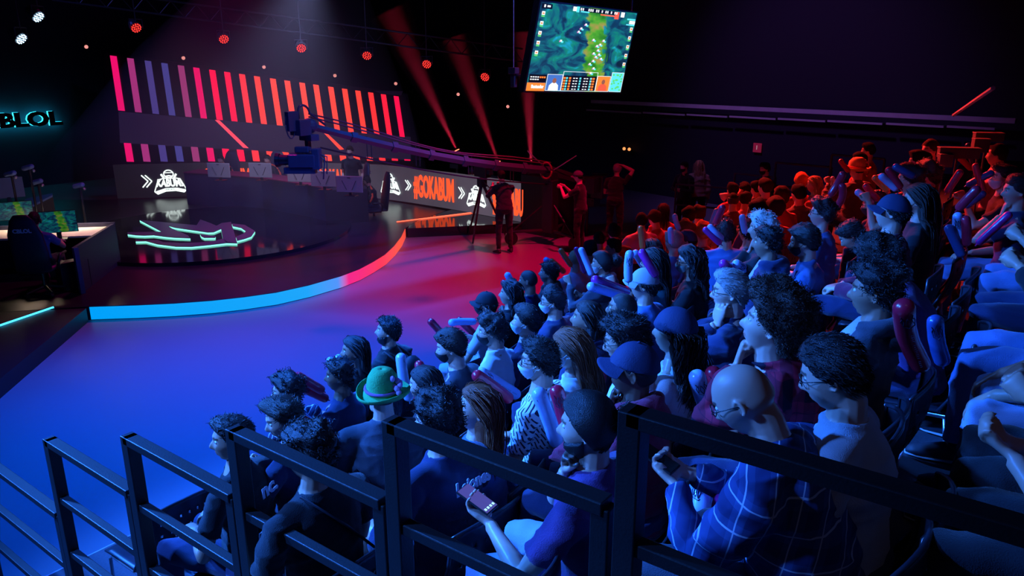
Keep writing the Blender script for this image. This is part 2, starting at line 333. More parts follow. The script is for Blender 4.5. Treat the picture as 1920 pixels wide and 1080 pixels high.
def make_hair(style,seed,lod,fem=0,len_=.35,thick=None,leanback=0):
    """returns MB in head-local coordinates"""
    rs=np.random.RandomState(seed); mb=MB(); d,f=ico({0:5,1:4,2:3}[lod]); p=head_pts(d,fem)
    m=hair_mask(p,style); top=sm(p[:,2],-.02,.09); back=sm(-p[:,0],-.02,.08)
    T={'s':.012+.014*top,'c':.018+.022*top,'a':.052+.03*top,'l':.014+.008*top,'w':.026+.018*top,'p':.014+.010*top,'z':.004+0*top,'f':.004+.026*sm(p[:,2],.045,.075)}[style]
    if thick: T=T*thick
    fr={'s':(60,.42),'c':(75,.35),'a':(85,.16),'l':(30,.12),'w':(60,.25),'p':(60,.3),'z':(100,.05),'f':(80,.3)}[style]
    nz=sn(p,seed,fr[0],(.45,1,1) if style in'slp' else (1,1,1))*fr[1]
    if style=='s': # swept fringe lift
        sw=rs.choice([-1,1]); T=T*(1+.5*sm(p[:,0],.02,.08)*sm(p[:,1]*sw,-.04,.06))
    q=p+d*(-.007+(T*(1+nz)+.007)*m)[:,None]
    mb.add(q,f)
    idx=np.where(m>.75)[0]
    def roots(n):
        i=rs.choice(idx,n); j=rs.normal(size=(n,3))*.004; return q[i]+j-d[i]*.006,d[i]
    k={0:1.,1:.45,2:.0}[lod]
    if style=='s' and k:
        n=int(2200*k); r,dd=roots(n); comb=V(rs.uniform(-1,.1),rs.uniform(-.6,.6),-.15)
        tg=comb-dd*(dd@comb)[:,None]; di=dd*.22+tg*.9+rs.normal(size=(n,3))*.16; di/=np.linalg.norm(di,axis=1)[:,None]
        strands(mb,r,di,5,rs.uniform(.0035,.007,n),rs.uniform(.0011,.0022,n)*(1 if lod==0 else 1.6),rs,grav=.10,outw=.08,minr=1.0)
    if style in('c','f') and k:
        n=int(520*k); r,dd=roots(n); di=dd+rs.normal(size=(n,3))*.6; di/=np.linalg.norm(di,axis=1)[:,None]
        strands(mb,r,di,7,rs.uniform(.004,.007,n),rs.uniform(.0016,.0028,n)*(1 if lod==0 else 1.5),rs,grav=.15,curl=1,cr=.0055,cf=1.5,outw=.2)
    if style=='a' and k:
        n=int(2400*k); r,dd=roots(n); di=dd+rs.normal(size=(n,3))*.5; di/=np.linalg.norm(di,axis=1)[:,None]
        strands(mb,r,di,7,rs.uniform(.003,.0055,n),rs.uniform(.0011,.002,n)*(1 if lod==0 else 1.8),rs,curl=1,cr=.005,cf=1.6,outw=.25)
    if style in('l','w'):
        zs=np.linspace(.04,-len_,9); P=[];Q=[]
        for z in zs:
            u=sm(np.array([-z]),.0,.25)[0]; P.append((-.048-.035*u-leanback*max(0,-z-.1),0,z)); Q.append((.058-.018*u,.083+.020*u if style=='l' else .10+.035*u))
        Q[0]=(.03,.05); Q[-1]=(.022,.07); t=MB(); t.tube(P,Q,28 if lod<2 else 14,side=(1,0,0)); v=t.v[0]; nn=sn(v,seed+3,40 if style=='l' else 55,(1,1,.12 if style=='l' else .8)); v[:,0]+=nn*.006*(1 if style=='l' else 1.8); v[:,1]+=nn*.004
        mb.add(v,t.f)
        n=int((420 if style=='l' else 520)*(k if k else .15)); r,dd=roots(n); sy=np.sign(dd[:,1]+.02); bk=np.stack([-.8*np.ones(n),.55*sy*(dd[:,0]>-.2),-.35*np.ones(n)],1); bk=bk-dd*np.sum(bk*dd,1)[:,None]; di=bk+dd*.05+rs.normal(size=(n,3))*.08; di/=np.linalg.norm(di,axis=1)[:,None]
        S=13; st=np.full(n,(len_+.13)/(S-2))*rs.uniform(.75,1.02,n)
        strands(mb,r,di,S,st,rs.uniform(.0022,.0042,n)*(1 if lod==0 else 1.6),rs,grav=.9,curl=1 if style=='w' else 0,cr=.011,cf=1.5,outw=.05,body=1,minr=1.07)
    if style=='p':
        n=int(600*max(k,.2)); r,dd=roots(n); goal=V(-.115,0,.045); di=goal-r; di/=np.linalg.norm(di,axis=1)[:,None]
        strands(mb,r,di,9,None,rs.uniform(.0018,.003,n),rs,goal=goal+rs.normal(size=(n,3))*.012,minr=1.03)
        v,ff=ico(4 if lod<2 else 3); bun=v*V(.048,.045,.05)*(1+.12*sn(v*.05,seed+9,90)[:,None])+V(-.150,0,.050); mb.add(bun,ff)
        n=160; i=rs.randint(0,len(v),n); di=np.cross(v[i],V(.5,.6,.4)); di/=np.linalg.norm(di,axis=1)[:,None]
        strands(mb,bun[i],di,6,np.full(n,.012),np.full(n,.002),rs,grav=.2,curl=1,cr=.006,cf=1.2,outw=.2,minr=.2)
    return mb
def shell(region,th,lod,fem=0,off=.002,seed=0,noise=0,scale=1.,n=None):
    d,f=ico(5 if lod==0 else 4); p=head_pts(d,fem); w=region(p,d); q=p+d*(-.006+(th+.006+off)*w)[:,None]
    if noise: q+=d*(sn(p,seed,90)*noise*w)[:,None]
    keep=np.where(w>.02)[0]; ks=set(keep.tolist()); mp={k:i for i,k in enumerate(keep)}
    ff=[tuple(mp[i] for i in t) for t in f if all(i in ks for i in t)]
    return q[keep],ff
def add_glasses(root,hc,hR,dark=1,round_=1):
    mb=MB(); 
    for s in(1,-1):
        a=np.linspace(0,2*PI,21)[:-1]; c=V(.099,s*.031,.010)
        pts=[c+V(-.006*abs(math.cos(t))*(1 if s*math.cos(t)>0 else 0),math.cos(t)*.0255,math.sin(t)*.0205) for t in a]+[c+V(0,.0255,0)]
        mb.tube(np.array(pts),.0016 if not dark else .0023,5)
        mb.tube([(.093,s*.056,.014),(.080,s*.074,.014),(.0,s*.083,.010),(-.012,s*.083,.0)],.0019,5)
        # thin lens
        mb.add(np.array([c+V(0,0,0)]+pts[:-1])+V(.0003,0,0),[(0,i+1,(i+1)%20+1) for i in range(20)],1)
    mb.tube([(.100,.007,.014),(.104,0,.017),(.100,-.007,.014)],.0018,5)
    v=[x@hR.T+hc for x in mb.v]; mb.v=v
    return mb.obj('glasses',[mat('glasses_frame',(.01,.01,.012) if dark else (.4,.4,.42),rough=.3),lens_mat()],root,smooth=True)
def lens_mat():
    if 'lens' in MATS: return MATS['lens']
    m=mat('lens',(.8,.85,1),rough=.05); b=m.node_tree.nodes['Principled BSDF']; b.inputs['Alpha'].default_value=.12; return m
def spine(P0,L,hy,hp,hr):
    sd=lambda a,l: V(math.sin(a)*l,0,math.cos(a)*l)
    P1=P0+sd(L*.5,.19); P2=P1+sd(L,.205); N=P2+sd(L*1.15,.13); hd=N+sd(L*.9-hp*.45,.055)
    hR=yawpitch(hy,hp,hr); return P1,P2,N,hd,hR*.945,hd+hR@V(.020,0,.077)
def build_person(name,label,pos,rz,spec,floor=0.0,dist=5,head_world=None,group=None):
    """spec keys: hair,hc,skin,shirt,sl(t/L),pants,arms,lean,hy,hp,hr,fem,w,sc,extras"""
    g=spec.get; lod=0 if dist<4.7 else (1 if dist<8.2 else 2); seed=g('seed',1); rs=np.random.RandomState(seed)
    fem=g('fem',0); w=g('w',1.0); L=R(g('lean',4)); stand=g('pose','sit')=='stand'; ex=g('ex','')
    hipz=.95 if stand else .53
    P0=V(0,0,hipz); sd=lambda a,l: V(math.sin(a)*l,0,math.cos(a)*l)
    tw=R(g('twist',0))
    hp=R(g('hp',0)); hy=R(g('hy',0)); hr=R(g('hr',0)); P1,P2,N,hd,hR,hc=spine(P0,L,hy,hp,hr)
    if head_world is not None:   # place so that the head centre is at the required XY (world) for this floor
        c,s_=math.cos(rz),math.sin(rz); off=V(hc[0]*c-hc[1]*s_,hc[0]*s_+hc[1]*c)
        pos=(head_world[0]-off[0],head_world[1]-off[1],floor)
    vox={0:.0048,1:.0075,2:.0125}[lod]; cv={0:.0085,1:.013,2:.018}[lod]
    b=MB(); nf={0:14,1:12,2:10}[lod]
    # --- torso + neck
    up=P0+V(0,0,-.05)
    b.tube([up,P0+V(.0,0,.03),P1,P2-sd(L,.05),P2+sd(L,.04),N-sd(L,.02),N+V(0,0,.01)],[(.09*w,.14*w),(.10*w,.145*w),(.095*w,.13*w),(.105*w,.15*w),(.080*w,.115*w),(.055,.075),(.05,.055)],nf,side=(1,0,0))
    nr=.050+.006*w-.008*fem
    b.tube([N-sd(L,.05),N,hd+hR@V(-.008,0,-.01),hd+hR@V(-.004,0,.05)],[(nr+.02,nr+.04),(nr+.004,nr+.004),(nr,nr-.002),(nr-.002,nr-.004)],nf,side=(1,0,0))
    # --- head
    d,f=ico(5 if lod<2 else 4); hpnt=head_pts(d,fem,g('fat',0)); b.add(hpnt@hR.T+hc,f)
    for s in(1,-1):  # ears
        er=yawpitch(R(-s*24),R(-10)); c=V(-.006,s*.0765,.0)
        e=MB(); e.ell(c+V(-.004,s*.004,0),(.013,.0055,.024),er,n=12,m=8)
        a=np.linspace(-2.2,2.6,14); ring=[c+er@V(-math.cos(t)*-.0145 if 0 else -.0145*math.cos(t),s*.007,.027*math.sin(t)*(1 if math.sin(t)>0 else .85)) for t in a]
        e.tube(ring,.0046,6); b_=[v@hR.T+hc for v in e.v]
        off=0
        b.add(np.concatenate(b_),e.f)
    # --- arms
    sh=.194*w if not fem else .172*w; arms=g('arms','lap')
    ru=.29; rf=.265; sleeves=[]; hands=[]; z=(.0 if not stand else .42)
    headp=hc
    def H_(s,W,dirf,pn,curl,pole):
        S=P2+sd(L,.012)+V(0,s*sh,0); E_,W_=ik(S,W,ru,rf,pole)
        hands.append((s,S,E_,W_,dirf,pn,curl))
    chin=hR@V(.07,0,-.125)+hc
    for s in(1,-1):
        key=arms
        if '/' in arms: key=arms.split('/')[0 if s>0 else 1]       # left/right
        if key=='phonefar': H_(s,V(.42,s*.06,.78+z),V(.9,-s*.3,.25),V(-.1,-s*.6,1.),.75,V(-.2,s*.7,-1)); continue
        if key=='phonelow': H_(s,V(.40,s*.13,.74+z),V(.9,-s*.1,.3),V(-.1,-s*.3,1.),.6,V(-.4,s*.7,-1)); continue
        if key=='lap': H_(s,V(.27,s*.10,.655+z),V(1,-s*.25,-.15),V(0,0,-1),.45,V(-.3,s*.7,-1))
        elif key=='clasp': H_(s,V(.30,s*.075,.64+z),V(.85,-s*.8,-.1),V(.1,-s*.5,-1),.8,V(-.3,s*.8,-1))
        elif key=='hold': H_(s,V(.30,s*.10,.80+z),V(.75,-s*.35,.45),V(.3,-s*1,0),1.25,V(-.3,s*.8,-1))
        elif key=='holdup': H_(s,V(.32,s*.16,.98+z),V(.5,-s*.2,.8),V(.6,-s*.8,0),1.3,V(-.3,s*.8,-1))
        elif key=='chin': H_(s,chin+V(.015,s*.02,-.075),V(-.15,-s*.25,1),V(-1,-s*.1,-.2),1.35,V(.3,s*.9,-1))
        elif key=='cheek': H_(s,chin+V(-.02,s*.075,-.055),V(.0,-s*.25,1),V(-.35,-s*1,0),.35,V(.6,s*.6,-1))
        elif key=='phone': H_(s,V(.33,s*.05,.80+z),V(.85,-s*.35,.35),V(-.1,-s*.6,1.),.75,V(-.2,s*.7,-1))
        elif key=='cross': H_(s,V(.19,-s*.10,.86+z+.02*s),V(.1,-s*1,.1),V(-1,0,-.2),.35,V(.2,s*.9,-1))
        elif key=='knee': H_(s,V(.40,s*.13,.60+z),V(.8,0,-.7),V(-.3,0,-1),.5,V(-.4,s*.6,-.3))
        elif key=='hip': H_(s,V(.08,s*.19,.98),V(.6,-s*.6,-.5),V(0,-s,0),.5,V(-.9,s*1,0))
        elif key=='head': H_(s,hc+V(.02,s*.11,.10),V(-.1,-s*1,.15),V(-.1,-s*.3,-1),.35,V(.1,s*1,.2))
        elif key=='side': H_(s,V(.06,s*.24,.84),V(.1,0,-1),V(0,-s,0),.35,V(-1,s*.2,0))
        elif key=='belly': H_(s,V(.22,s*.06,1.12),V(.2,-s*1,.0),V(-1,0,-.1),.4,V(-.4,s*.9,-.5))
        elif key=='cam': H_(s,V(.40,s*.10,1.38),V(.9,-s*.2,.1),V(0,-s,-.3),1.1,V(-.2,s*.6,-1))
        elif key=='desk': H_(s,V(.42,s*.18,.78),V(1,-s*.1,-.05),V(0,0,-1),.3,V(-.3,s*.8,-.8))
        elif key=='ear': H_(s,hc+V(.0,s*.13,-.06),V(-.1,-s*.5,1),V(0,-s,0),.7,V(.3,s*.9,-1))
    aw=g('aw',1.0)*(.92 if fem else 1.0)
    for (s,S,E_,W_,df,pn,cu) in hands:
        b.ell(S+V(0,-s*.01,-.005),(.052*w,.050*w,.055*w),n=12)
        m1=S*.5+E_*.5; m2=E_*.55+W_*.45
        b.tube([P2+sd(L,.05)+V(0,s*.07,.0),S,m1,E_*.85+S*.15,E_,m2*.6+E_*.4,m2,W_*.85+E_*.15,W_],[.05*w,.048*aw*w,.043*aw*w,.038*aw,.037*aw,.0385*aw,.035*aw,.026*aw,(.0235*aw,.0275*aw)],nf)
        hand(b,W_+nrm(W_-E_)*.02,df,pn,s*(1 if True else 1),cu,sc=.97-.08*fem,n=8)
    # --- legs
    tr=MB(); shoes=[]; hem='shorts' in ex; legs=g('legs','n')
    for s in(1,-1):
        if stand:
            hipj=V(0,s*.095,.93); kn=V(.02,s*.12+g('stride',0)*0,.50); an=V(-.02,s*.14,.085); ft=V(1,s*.2,0)
        else:
            hipj=V(.0,s*.095*w,.53); kn=V(.43,s*.14,.535); an=V(.44,s*.14,.09); ft=V(1,s*.15,0)
            if legs=='out': an=V(.62,s*.13,.09); kn=V(.42,s*.13,.53)
            if legs=='wide': kn=V(.41,s*.22,.53); an=V(.44,s*.20,.09)
            if legs=='cross' and s>0: kn=V(.42,.08,.64); an=V(.55,-.22,.58); ft=V(.3,-1,-.3)
            if legs=='back': an=V(.30,s*.13,.10)
        f1=1.0*w
        if hem:
            b.tube([hipj,kn*.5+hipj*.5,kn+V(-.02,0,0),kn*.8+an*.2+V(.0,0,0),kn*.6+an*.4+V(-.012,0,0),an*.85+kn*.15,an],[.07,.065,.055,.050,.054,.036,.034],nf)
            tr.tube([hipj+V(-.05,0,0),hipj*.6+kn*.4,hipj*.2+kn*.8,],[.095*f1,.090*f1,.080*f1],nf)
        else:
            tr.tube([hipj+V(-.05 if not stand else 0,0,0 if not stand else .04),hipj*.6+kn*.4,hipj*.15+kn*.85,kn,kn*.75+an*.25,kn*.5+an*.5,an+V(0,0,.02)],[.098*f1,.088*f1,.072*f1,.068*f1,.064,.060,.052],nf)
            b.tube([hipj,kn,kn*.3+an*.7,an],[.055,.042,.036,.033],nf) 
        if lod<2 or stand:
            sb=MB(); fx=nrm(ft); M=rot_to(fx,V(0,0,1)); o_=an+V(0,0,-.085)
            if legs=='cross' and s>0: M=rot_to(fx,V(.2,.2,1)); o_=an+V(0,0,-.06)
            pts=[(-.065,0,.045),(-.03,0,.05),(.03,0,.047),(.09,0,.036),(.15,.004,.028),(.192,.006,.022)]; rr=[(.025,.022),(.048,.036),(.047,.040),(.035,.046),(.027,.045),(.012,.022)]
            sb.tube([o_+M@V(*p) for p in pts],rr,12,side=M[:,2]); sb.tube([o_+M@V(-.01,0,.07),o_+M@V(-.012,0,.105)],[.042,.041],12)
            sb.tube([o_+M@V(x,0,.009) for x in(-.066,-.03,.06,.14,.194)],[(.009,.026),(.011,.038),(.010,.046),(.010,.048),(.008,.026)],12,mi=1,side=M[:,2])
            shoes.append(sb)
    tr.ell(V(-.02,0,hipz+.005),(.135*w,.185*w,.115*w),n=16)
    if stand: tr.tube([V(0,0,.9),V(0,0,1.02)],[(.12*w,.17*w),(.115*w,.165*w)],16,side=(1,0,0))
    o=b.obj(name,skin_mat(g('skin',2))); o.location=pos; o.rotation_euler=(0,0,rz)
    tag(o,label,'person',group)
    q_remesh(o,vox,3 if lod<2 else 2,'body',(hc,hR,g('beard',0),V(.95,.62,.62) if not fem else V(.95,.45,.50)))
    if g('open'): pass
    t_=tr.obj('shorts' if hem else 'trousers',shirt_mat(g('pants','navy')),o); q_remesh(t_,cv,5,'cloth',(seed+1,.006))
    for sb in shoes: sb.obj('shoe',[mat('shoe_'+g('shoe','dark'),(.02,.02,.03) if g('shoe','dark')=='dark' else (.6,.6,.65),rough=.6),mat('shoe_sole',(.5,.5,.5),rough=.7)],o,smooth=True)
    # --- shirt
    t=MB(); th=.014 if g('sl','t')=='t' else .020; th+=g('loose',0)
    bel=g('belly',0)
    t.tube([P0+V(-.01,0,-.035),P0+V(0,0,.05),P1+V(bel*.6,0,0),P2-sd(L,.06)+V(bel*.2,0,0),P2+sd(L,.02),P2+sd(L,.085),N-sd(L,.012)],
      [(.125*w+th,.165*w+th),(.115*w+th+bel,.160*w+th+bel*.6),(.108*w+th+bel,.147*w+th+bel*.4),(.117*w+th,.162*w+th),(.098*w+th,.155*w+th),(.074+th*.5,.100*w),(.064,.068)],20,side=(1,0,0))
    slv=g('sl','t')
    for (s,S,E_,W_,df,pn,cu) in hands:
        S0=P2+sd(L,.045)+V(0,s*.08,.0); t.ell(S+V(0,-s*.018,.0),(.060*w+th*.4,.056*w+th*.3,.056*w+th*.3),n=14)
        if slv=='t':
            e=S*.38+E_*.62; t.tube([S0,S,S*.7+E_*.3,e],[.056*w,.054*w+th*.4,.050*w*aw+th*.4,.050*aw*w+th*.5],16)
        elif slv=='3': 
            e=E_*.75+W_*.25; t.tube([S0,S,S*.5+E_*.5,E_,e],[.066*w,.060*w+th*.4,.054*aw+th*.3,.052+th*.2,.046+th*.2],16)
        else:
            e=W_*.96+E_*.04; t.tube([S0,S,S*.5+E_*.5,E_,W_*.5+E_*.5,e],[.070*w,.064*w+th*.4,.056*aw*w+th*.4,.052*aw+th*.5,.045*aw+th*.3,.034+th*.25],16)
    cN=N+sd(L,.0)
    if 'hood' in ex:
        a=np.linspace(-2.3,2.3,13)
        t.tube([cN+V(-math.cos(x)*.085-.012,math.sin(x)*.085,.012-.03*(1-math.cos(x))*.5) for x in a],[.020+.018*math.cos(x/2) for x in a],10)
        t.ell(cN+V(-.105,0,-.045),(.055,.085,.065),n=14)
    elif 'collar' in ex or slv=='L' :
        a=np.linspace(-2.6,2.6,13); t.tube([cN+V(-math.cos(x)*.066-.0,math.sin(x)*.068,.006-.02*(1-math.cos(x))*.5) for x in a],.013,8)
    else:
        a=np.linspace(0,2*PI,17); t.tube([cN+V(-math.cos(x)*.066,math.sin(x)*.068,-.006-.018*(1-math.cos(x))*.5) for x in a],.0085,8)
    so=t.obj({'t':'shirt','3':'shirt','L':'jacket'}[slv],shirt_mat(g('shirt','navy')),o); q_remesh(so,cv,5,'cloth',(seed,.0055 if slv=='t' else .009))
    if slv=='L' and g('inner'):   # open front showing the t-shirt
        i_=MB(); i_.tube([P1+V(.05,0,-.1),P1+V(.04,0,.05),P2+V(.035,0,0),N-sd(L,.01)],[(.095*w,.09),(.10*w,.085),(.108*w,.075),(.07,.060)],16,side=(1,0,0))
        io=i_.obj('undershirt',shirt_mat(g('inner')),o,smooth=True)
    # --- eyes
    if lod<2:
        e=MB()
        for c,r in eye_balls():
            v,ff=ico(3); vv=v*r*V(1,1.05,.72)-V(.0022,0,0); e.add((vv+c)@hR.T+hc,[q for q in ff]);
        me=e.obj('eyes',[mat('eye_white',(.75,.72,.70),rough=.2),mat('iris',(.02,.012,.008),rough=.1)],o,smooth=True)
        mesh=me.data
        nv=len(ico(3)[0]); look=V(1,0,0)
        mi=[]
        for pi,pq in enumerate(mesh.polygons):
            c=np.mean([ico(3)[0][i%nv] for i in pq.vertices],axis=0); mi.append(1 if c[0]>.80 else 0)
        mesh.polygons.foreach_set('material_index',mi)
    # --- hair
    hs=g('hair','s')
    capd='cap' in ex or 'beanie' in ex or 'hat' in ex
    if hs!='b':
        hb=make_hair(hs,seed,lod,fem,g('hlen',.33),g('thick'),0)
        if capd:
            for i,v in enumerate(hb.v):
                zz=v[:,2]>.035; r=np.linalg.norm(v/V(.098,.081,.121),axis=1); k=zz&(r>1.0); v[k]/=r[k][:,None]
        hb.v=[v@hR.T+hc for v in hb.v]; hb.obj('hair',hair_mat(g('hc','k'),lod==2),o,smooth=True)
    if 'sidehair' in ex:
        def reg(p,d): return sm(-p[:,0],-.03,.03)*(1-sm(p[:,2],.045,.07))*sm(p[:,2],-.06,-.04)
        v,ff=shell(reg,.006,lod,fem,seed=seed,noise=.002); h=MB(); h.add(v@hR.T+hc,ff); h.obj('hair',hair_mat(g('hc','g')),o,smooth=True)
    if g('beard',0)>=.9:
        def reg(p,d):
            X,Y,Z=p.T; line=-.024-.03*np.clip((X-.02)/.07,-.3,1); m=sm(line-Z,-.002,.014)*sm(X,-.006,.012); m*=1-np.exp(-((Z+.064)/.009)**4-(Y/.021)**4)*(X>.05); return m*(Z>-.14)
        v,ff=shell(reg,.009+.004*g('beard'),lod,fem,seed=seed,noise=.0022); h=MB(); h.add(v@hR.T+hc,ff)
        h.obj('beard',hair_mat(g('hc','k') if hs!='b' else 'n'),o,smooth=True)
    # --- headwear
    if 'cap' in ex or 'beanie' in ex:
        bn='beanie' in ex
        def reg(p,d): zl=.026+.10*np.clip(p[:,0],-.1,.1)*(.30)+(0 if not bn else -.012); return sm(p[:,2]-zl,-.002,.004)
        hm=MB(); v,ff=shell(reg,.012 if not bn else .013,0,fem,off=.003); v=v*V(1.01,1.03,1.04)
        hm.add(v,ff)
        cm=mat('cap_'+g('capc','navy'),SH[g('capc','navy')],rough=.8,bump=.2,bscale=200)
        hm.v=[x@hR.T+hc for x in hm.v]; co=hm.obj('beanie' if bn else 'cap',cm,o,smooth=True)
        if not bn:
            vb=MB(); bs=-1 if 'capback' in ex else 1
            n1,n2=13,7; top=[];bot=[]
            for j in range(n2):
                for i in range(n1):
                    a=R(-62+124*i/(n1-1)); u=j/(n2-1); r=.088+.078*u*(math.cos(a*1.05)**.6 if math.cos(a*1.05)>0 else 0)
                    x=r*math.cos(a); y=r*math.sin(a)*.90; zz=.036-.010*(y/.08)**2*1.6-.014*u
                    top.append((bs*x,y,zz+.0016)); bot.append((bs*x,y,zz-.0016))
            nn=n1*n2; fc=[]
            for j in range(n2-1):
                for i in range(n1-1):
                    q=j*n1+i; fc.append((q,q+1,q+n1+1,q+n1)); fc.append((nn+q,nn+q+n1,nn+q+n1+1,nn+q+1))
            edge=[(n2-1)*n1+i for i in range(n1)]+[]
            for i in range(n1-1): a_=(n2-1)*n1+i; fc.append((a_,a_+1,nn+a_+1,nn+a_))
            vb.add(np.array(top+bot)@hR.T+hc,fc); vb.obj('visor',cm,co,smooth=True)
            bt=MB(); bt.ell(hR@V(0,0,.142)+hc,(.008,.008,.004)); bt.obj('button',cm,co,smooth=True)
    if 'elf' in ex: green_hat(o,hc,hR,g('elfc','green'))
    if 'mask' in ex:
        blk='maskk' in ex
        n1,n2=17,13; Vt=[]
        dd=[]
        for j in range(n2):
            for i in range(n1):
                az=R(-66+132*i/(n1-1)); el=R(-8-52*j/(n2-1)*(1-.10*abs(math.sin(az)))); u=abs(i/(n1-1)*2-1)
                el=el*(1-.25*u**2)-R(6)*u**2
                dd.append((math.cos(el)*math.cos(az),math.cos(el)*math.sin(az),math.sin(el)))
        dd=np.array(dd); pp=head_pts(dd,fem); u=np.abs(np.tile(np.linspace(-1,1,n1),n2)); jj=np.repeat(np.arange(n2),n1)
        # drape: keep a smooth convex front over the nose and chin
        rr=np.linalg.norm(pp,axis=1); base=np.interp(jj,[0,2,4,8,12],[.116,.122,.121,.120,.121])
        az=np.arctan2(dd[:,1],dd[:,0]); smr=np.maximum(rr+.004,(base-.0)*(np.cos(az)**2)+ (rr+.003)*(np.sin(az)**2)); smr=np.where(u>.93,rr+.003,smr)
        pl=.0012*np.cos(jj*PI) if not blk else 0
        o1=dd*(smr+pl)[:,None]; o2=dd*(smr-.0015)[:,None]
        nn=n1*n2; fc=[]
        for j in range(n2-1):
            for i in range(n1-1):
                q=j*n1+i; fc.append((q,q+n1,q+n1+1,q+1)); fc.append((nn+q,nn+q+1,nn+q+n1+1,nn+q+n1))
        mm=MB(); mm.add(np.concatenate([o1,o2]),fc)
        for s in(0,1):
            i0=0 if s==0 else n1-1; sg=-1 if s==0 else 1
            for j in(1,n2-3):
                mm.tube([o1[j*n1+i0],V(.01,sg*.081,.002 if j==1 else -.02),V(-.012,sg*.084,.018 if j==1 else -.022),V(-.022,sg*.082,0)],.0013,4)
        mm.v=[x@hR.T+hc for x in mm.v]
        mc={'k':(.012,.012,.016),'w':(.70,.74,.80),'g':(.35,.5,.45),'b':(.25,.42,.62)}[ 'k' if blk else ('g' if 'maskg' in ex else 'w')]
        mm.obj('face_mask',mat('mask_'+('k' if blk else ('g' if 'maskg' in ex else 'w')),mc,rough=.8),o,smooth=True)
    if 'glass' in ex: add_glasses(o,hc,hR,dark=0 if 'glassl' in ex else 1)
    if 'phones' in ex:
        hm=MB(); a=np.linspace(R(8),R(172),15); hm.tube([(V(-.0,math.cos(x)*.093,math.sin(x)*.135-.0)) for x in a],(.008),8)
        for s in(1,-1): hm.ell(V(-.0,s*.093,.0),(.036,.018,.042),n=14)
        hm.tube([V(.02,.09,-.02),V(.07,.085,-.055),V(.105,.03,-.068)],.003,5)
        hm.v=[x@hR.T+hc for x in hm.v]; hm.obj('headset',mat('headset_black',(.015,.015,.02),rough=.35),o,smooth=True)
    if 'watch' in ex:
        s,S,E_,W_,df,pn,cu=hands[1]; wm=MB(); dw=nrm(W_-E_); wm.tube([W_-dw*.02,W_+dw*.002],[(.031,.033)]*2,14); wm.obj('watch',mat('watch',(.02,.02,.025),rough=.3),o,smooth=True)
    info=dict(hc=hc,hR=hR,hands=hands,N=N,P2=P2,P1=P1,L=L,o=o,pos=np.array(pos),rz=rz)
    return info
def loc2world(info,p):
    c,s=math.cos(info['rz']),math.sin(info['rz']); return info['pos']+V(p[0]*c-p[1]*s,p[0]*s+p[1]*c,p[2])
def green_hat(o,hc,hR,c):
    col={'green':(.04,.36,.10),'sand':(.62,.36,.10)}[c]; m=mat('felt_'+c,col,rough=.95,noise=.2,nscale=30,bump=.4,bscale=120)
    h=MB(); pr=[(.0,.165,.035),(.30,.163,.02),(.6,.148,.004),(.9,.118,.010),(1.1,.103,.030),(1.4,.100,.07),(1.7,.092,.11),(2,.07,.150),(2.2,.04,.166),(2.4,.005,.170)]
    n=36;P=[]
    for k,(t,r,z) in enumerate(pr):
        for j in range(n):
            a=2*PI*j/n; rr=r*(1+.03*math.sin(3*a+k)); zz=z+(.010*math.sin(2*a+.5) if k<4 else 0)
            P.append((rr*math.cos(a)*1.12-(.02 if k>6 else 0)*(k-6)*.5,rr*math.sin(a)*.95,zz))
    F=[(k*n+j,k*n+(j+1)%n,(k+1)*n+(j+1)%n,(k+1)*n+j) for k in range(len(pr)-1) for j in range(n)]
    h.add(np.array(P)@hR.T+hc,F); ho=h.obj('hat',m,o,smooth=True)
    s=ho.modifiers.new('t','SOLIDIFY'); s.thickness=.004
    bnd=MB(); a=np.linspace(0,2*PI,33); bnd.tube([hR@V(.108*math.cos(x)*1.12,.108*math.sin(x)*.95,.040)+hc for x in a],(.009),8); bnd.obj('hat_band',mat('hat_band_'+c,(.35,.10,.30) if c=='green' else (.5,.05,.06),rough=.9),ho,smooth=True)
    fl=MB(); rs=np.random.RandomState(3)
    for k in range(9): q=V(-.06+rs.uniform(-.05,.03),-.085+rs.uniform(-.02,.03),.07+rs.uniform(-.03,.06)); fl.ell(hR@q+hc,(.022,.016,.018),n=8,m=6)
    fl.obj('hat_flower',mat('hat_flower_'+c,(.55,.30,.55) if c=='green' else (.7,.1,.15),rough=.9),ho,smooth=True)
# ================================================================== THE AUDIENCE
TZ=lambda k: .4+.3*(k-1)
ROOT={1:-4.15,2:-3.15,3:-2.2,4:-1.4,5:-.62,6:.2,7:1.1}
def curve(Y): return .03*max(0,min(Y,14)-6)**2
EDGE={1:-5.1,2:-3.72,3:-2.78,4:-1.98,5:-1.18,6:-.40,7:.55,8:1.5}
FOLK=[]
def P(x,y,row,short,place,**k): FOLK.append((x,y,row,short,place,k))
m=1; f=dict(fem=1)
# ---- front row
P(538,735,1,'curly haired man in dark patterned shirt and glasses','front row near end',hair='c',hc='k',skin=2,shirt='floral',sl='L',arms='clasp',legs='cross',ex='glass',lean=10,shoe='light')
P(636,706,1,'dark-skinned man with short curls in a navy tee','gazing from the front row',hair='f',hc='k',skin=4,shirt='navy',arms='hold/lap',lean=4,hp=4)
P(663,660,1,'woman with black ponytail and numbered black jersey','in the front row',fem=1,hair='l',hlen=.22,hc='k',skin=3,shirt='black',arms='lap',ex='collar',hy=10,hp=8,jersey=('MR','10'))
P(727,622,1,'bearded man in a black jacket','chin raised beside empty front row chairs',hair='s',hc='k',skin=2,shirt='black',sl='L',beard=1.0,arms='lap',hp=10,ex='collar',w=1.08,rim=1)
P(911,572,1,'man in black cap and black mask','in the front row wearing a pale shirt',hair='s',hc='k',skin=1,shirt='lgrey',arms='hold',pants='ljean',ex='cap maskk',capc='black',hp=4)
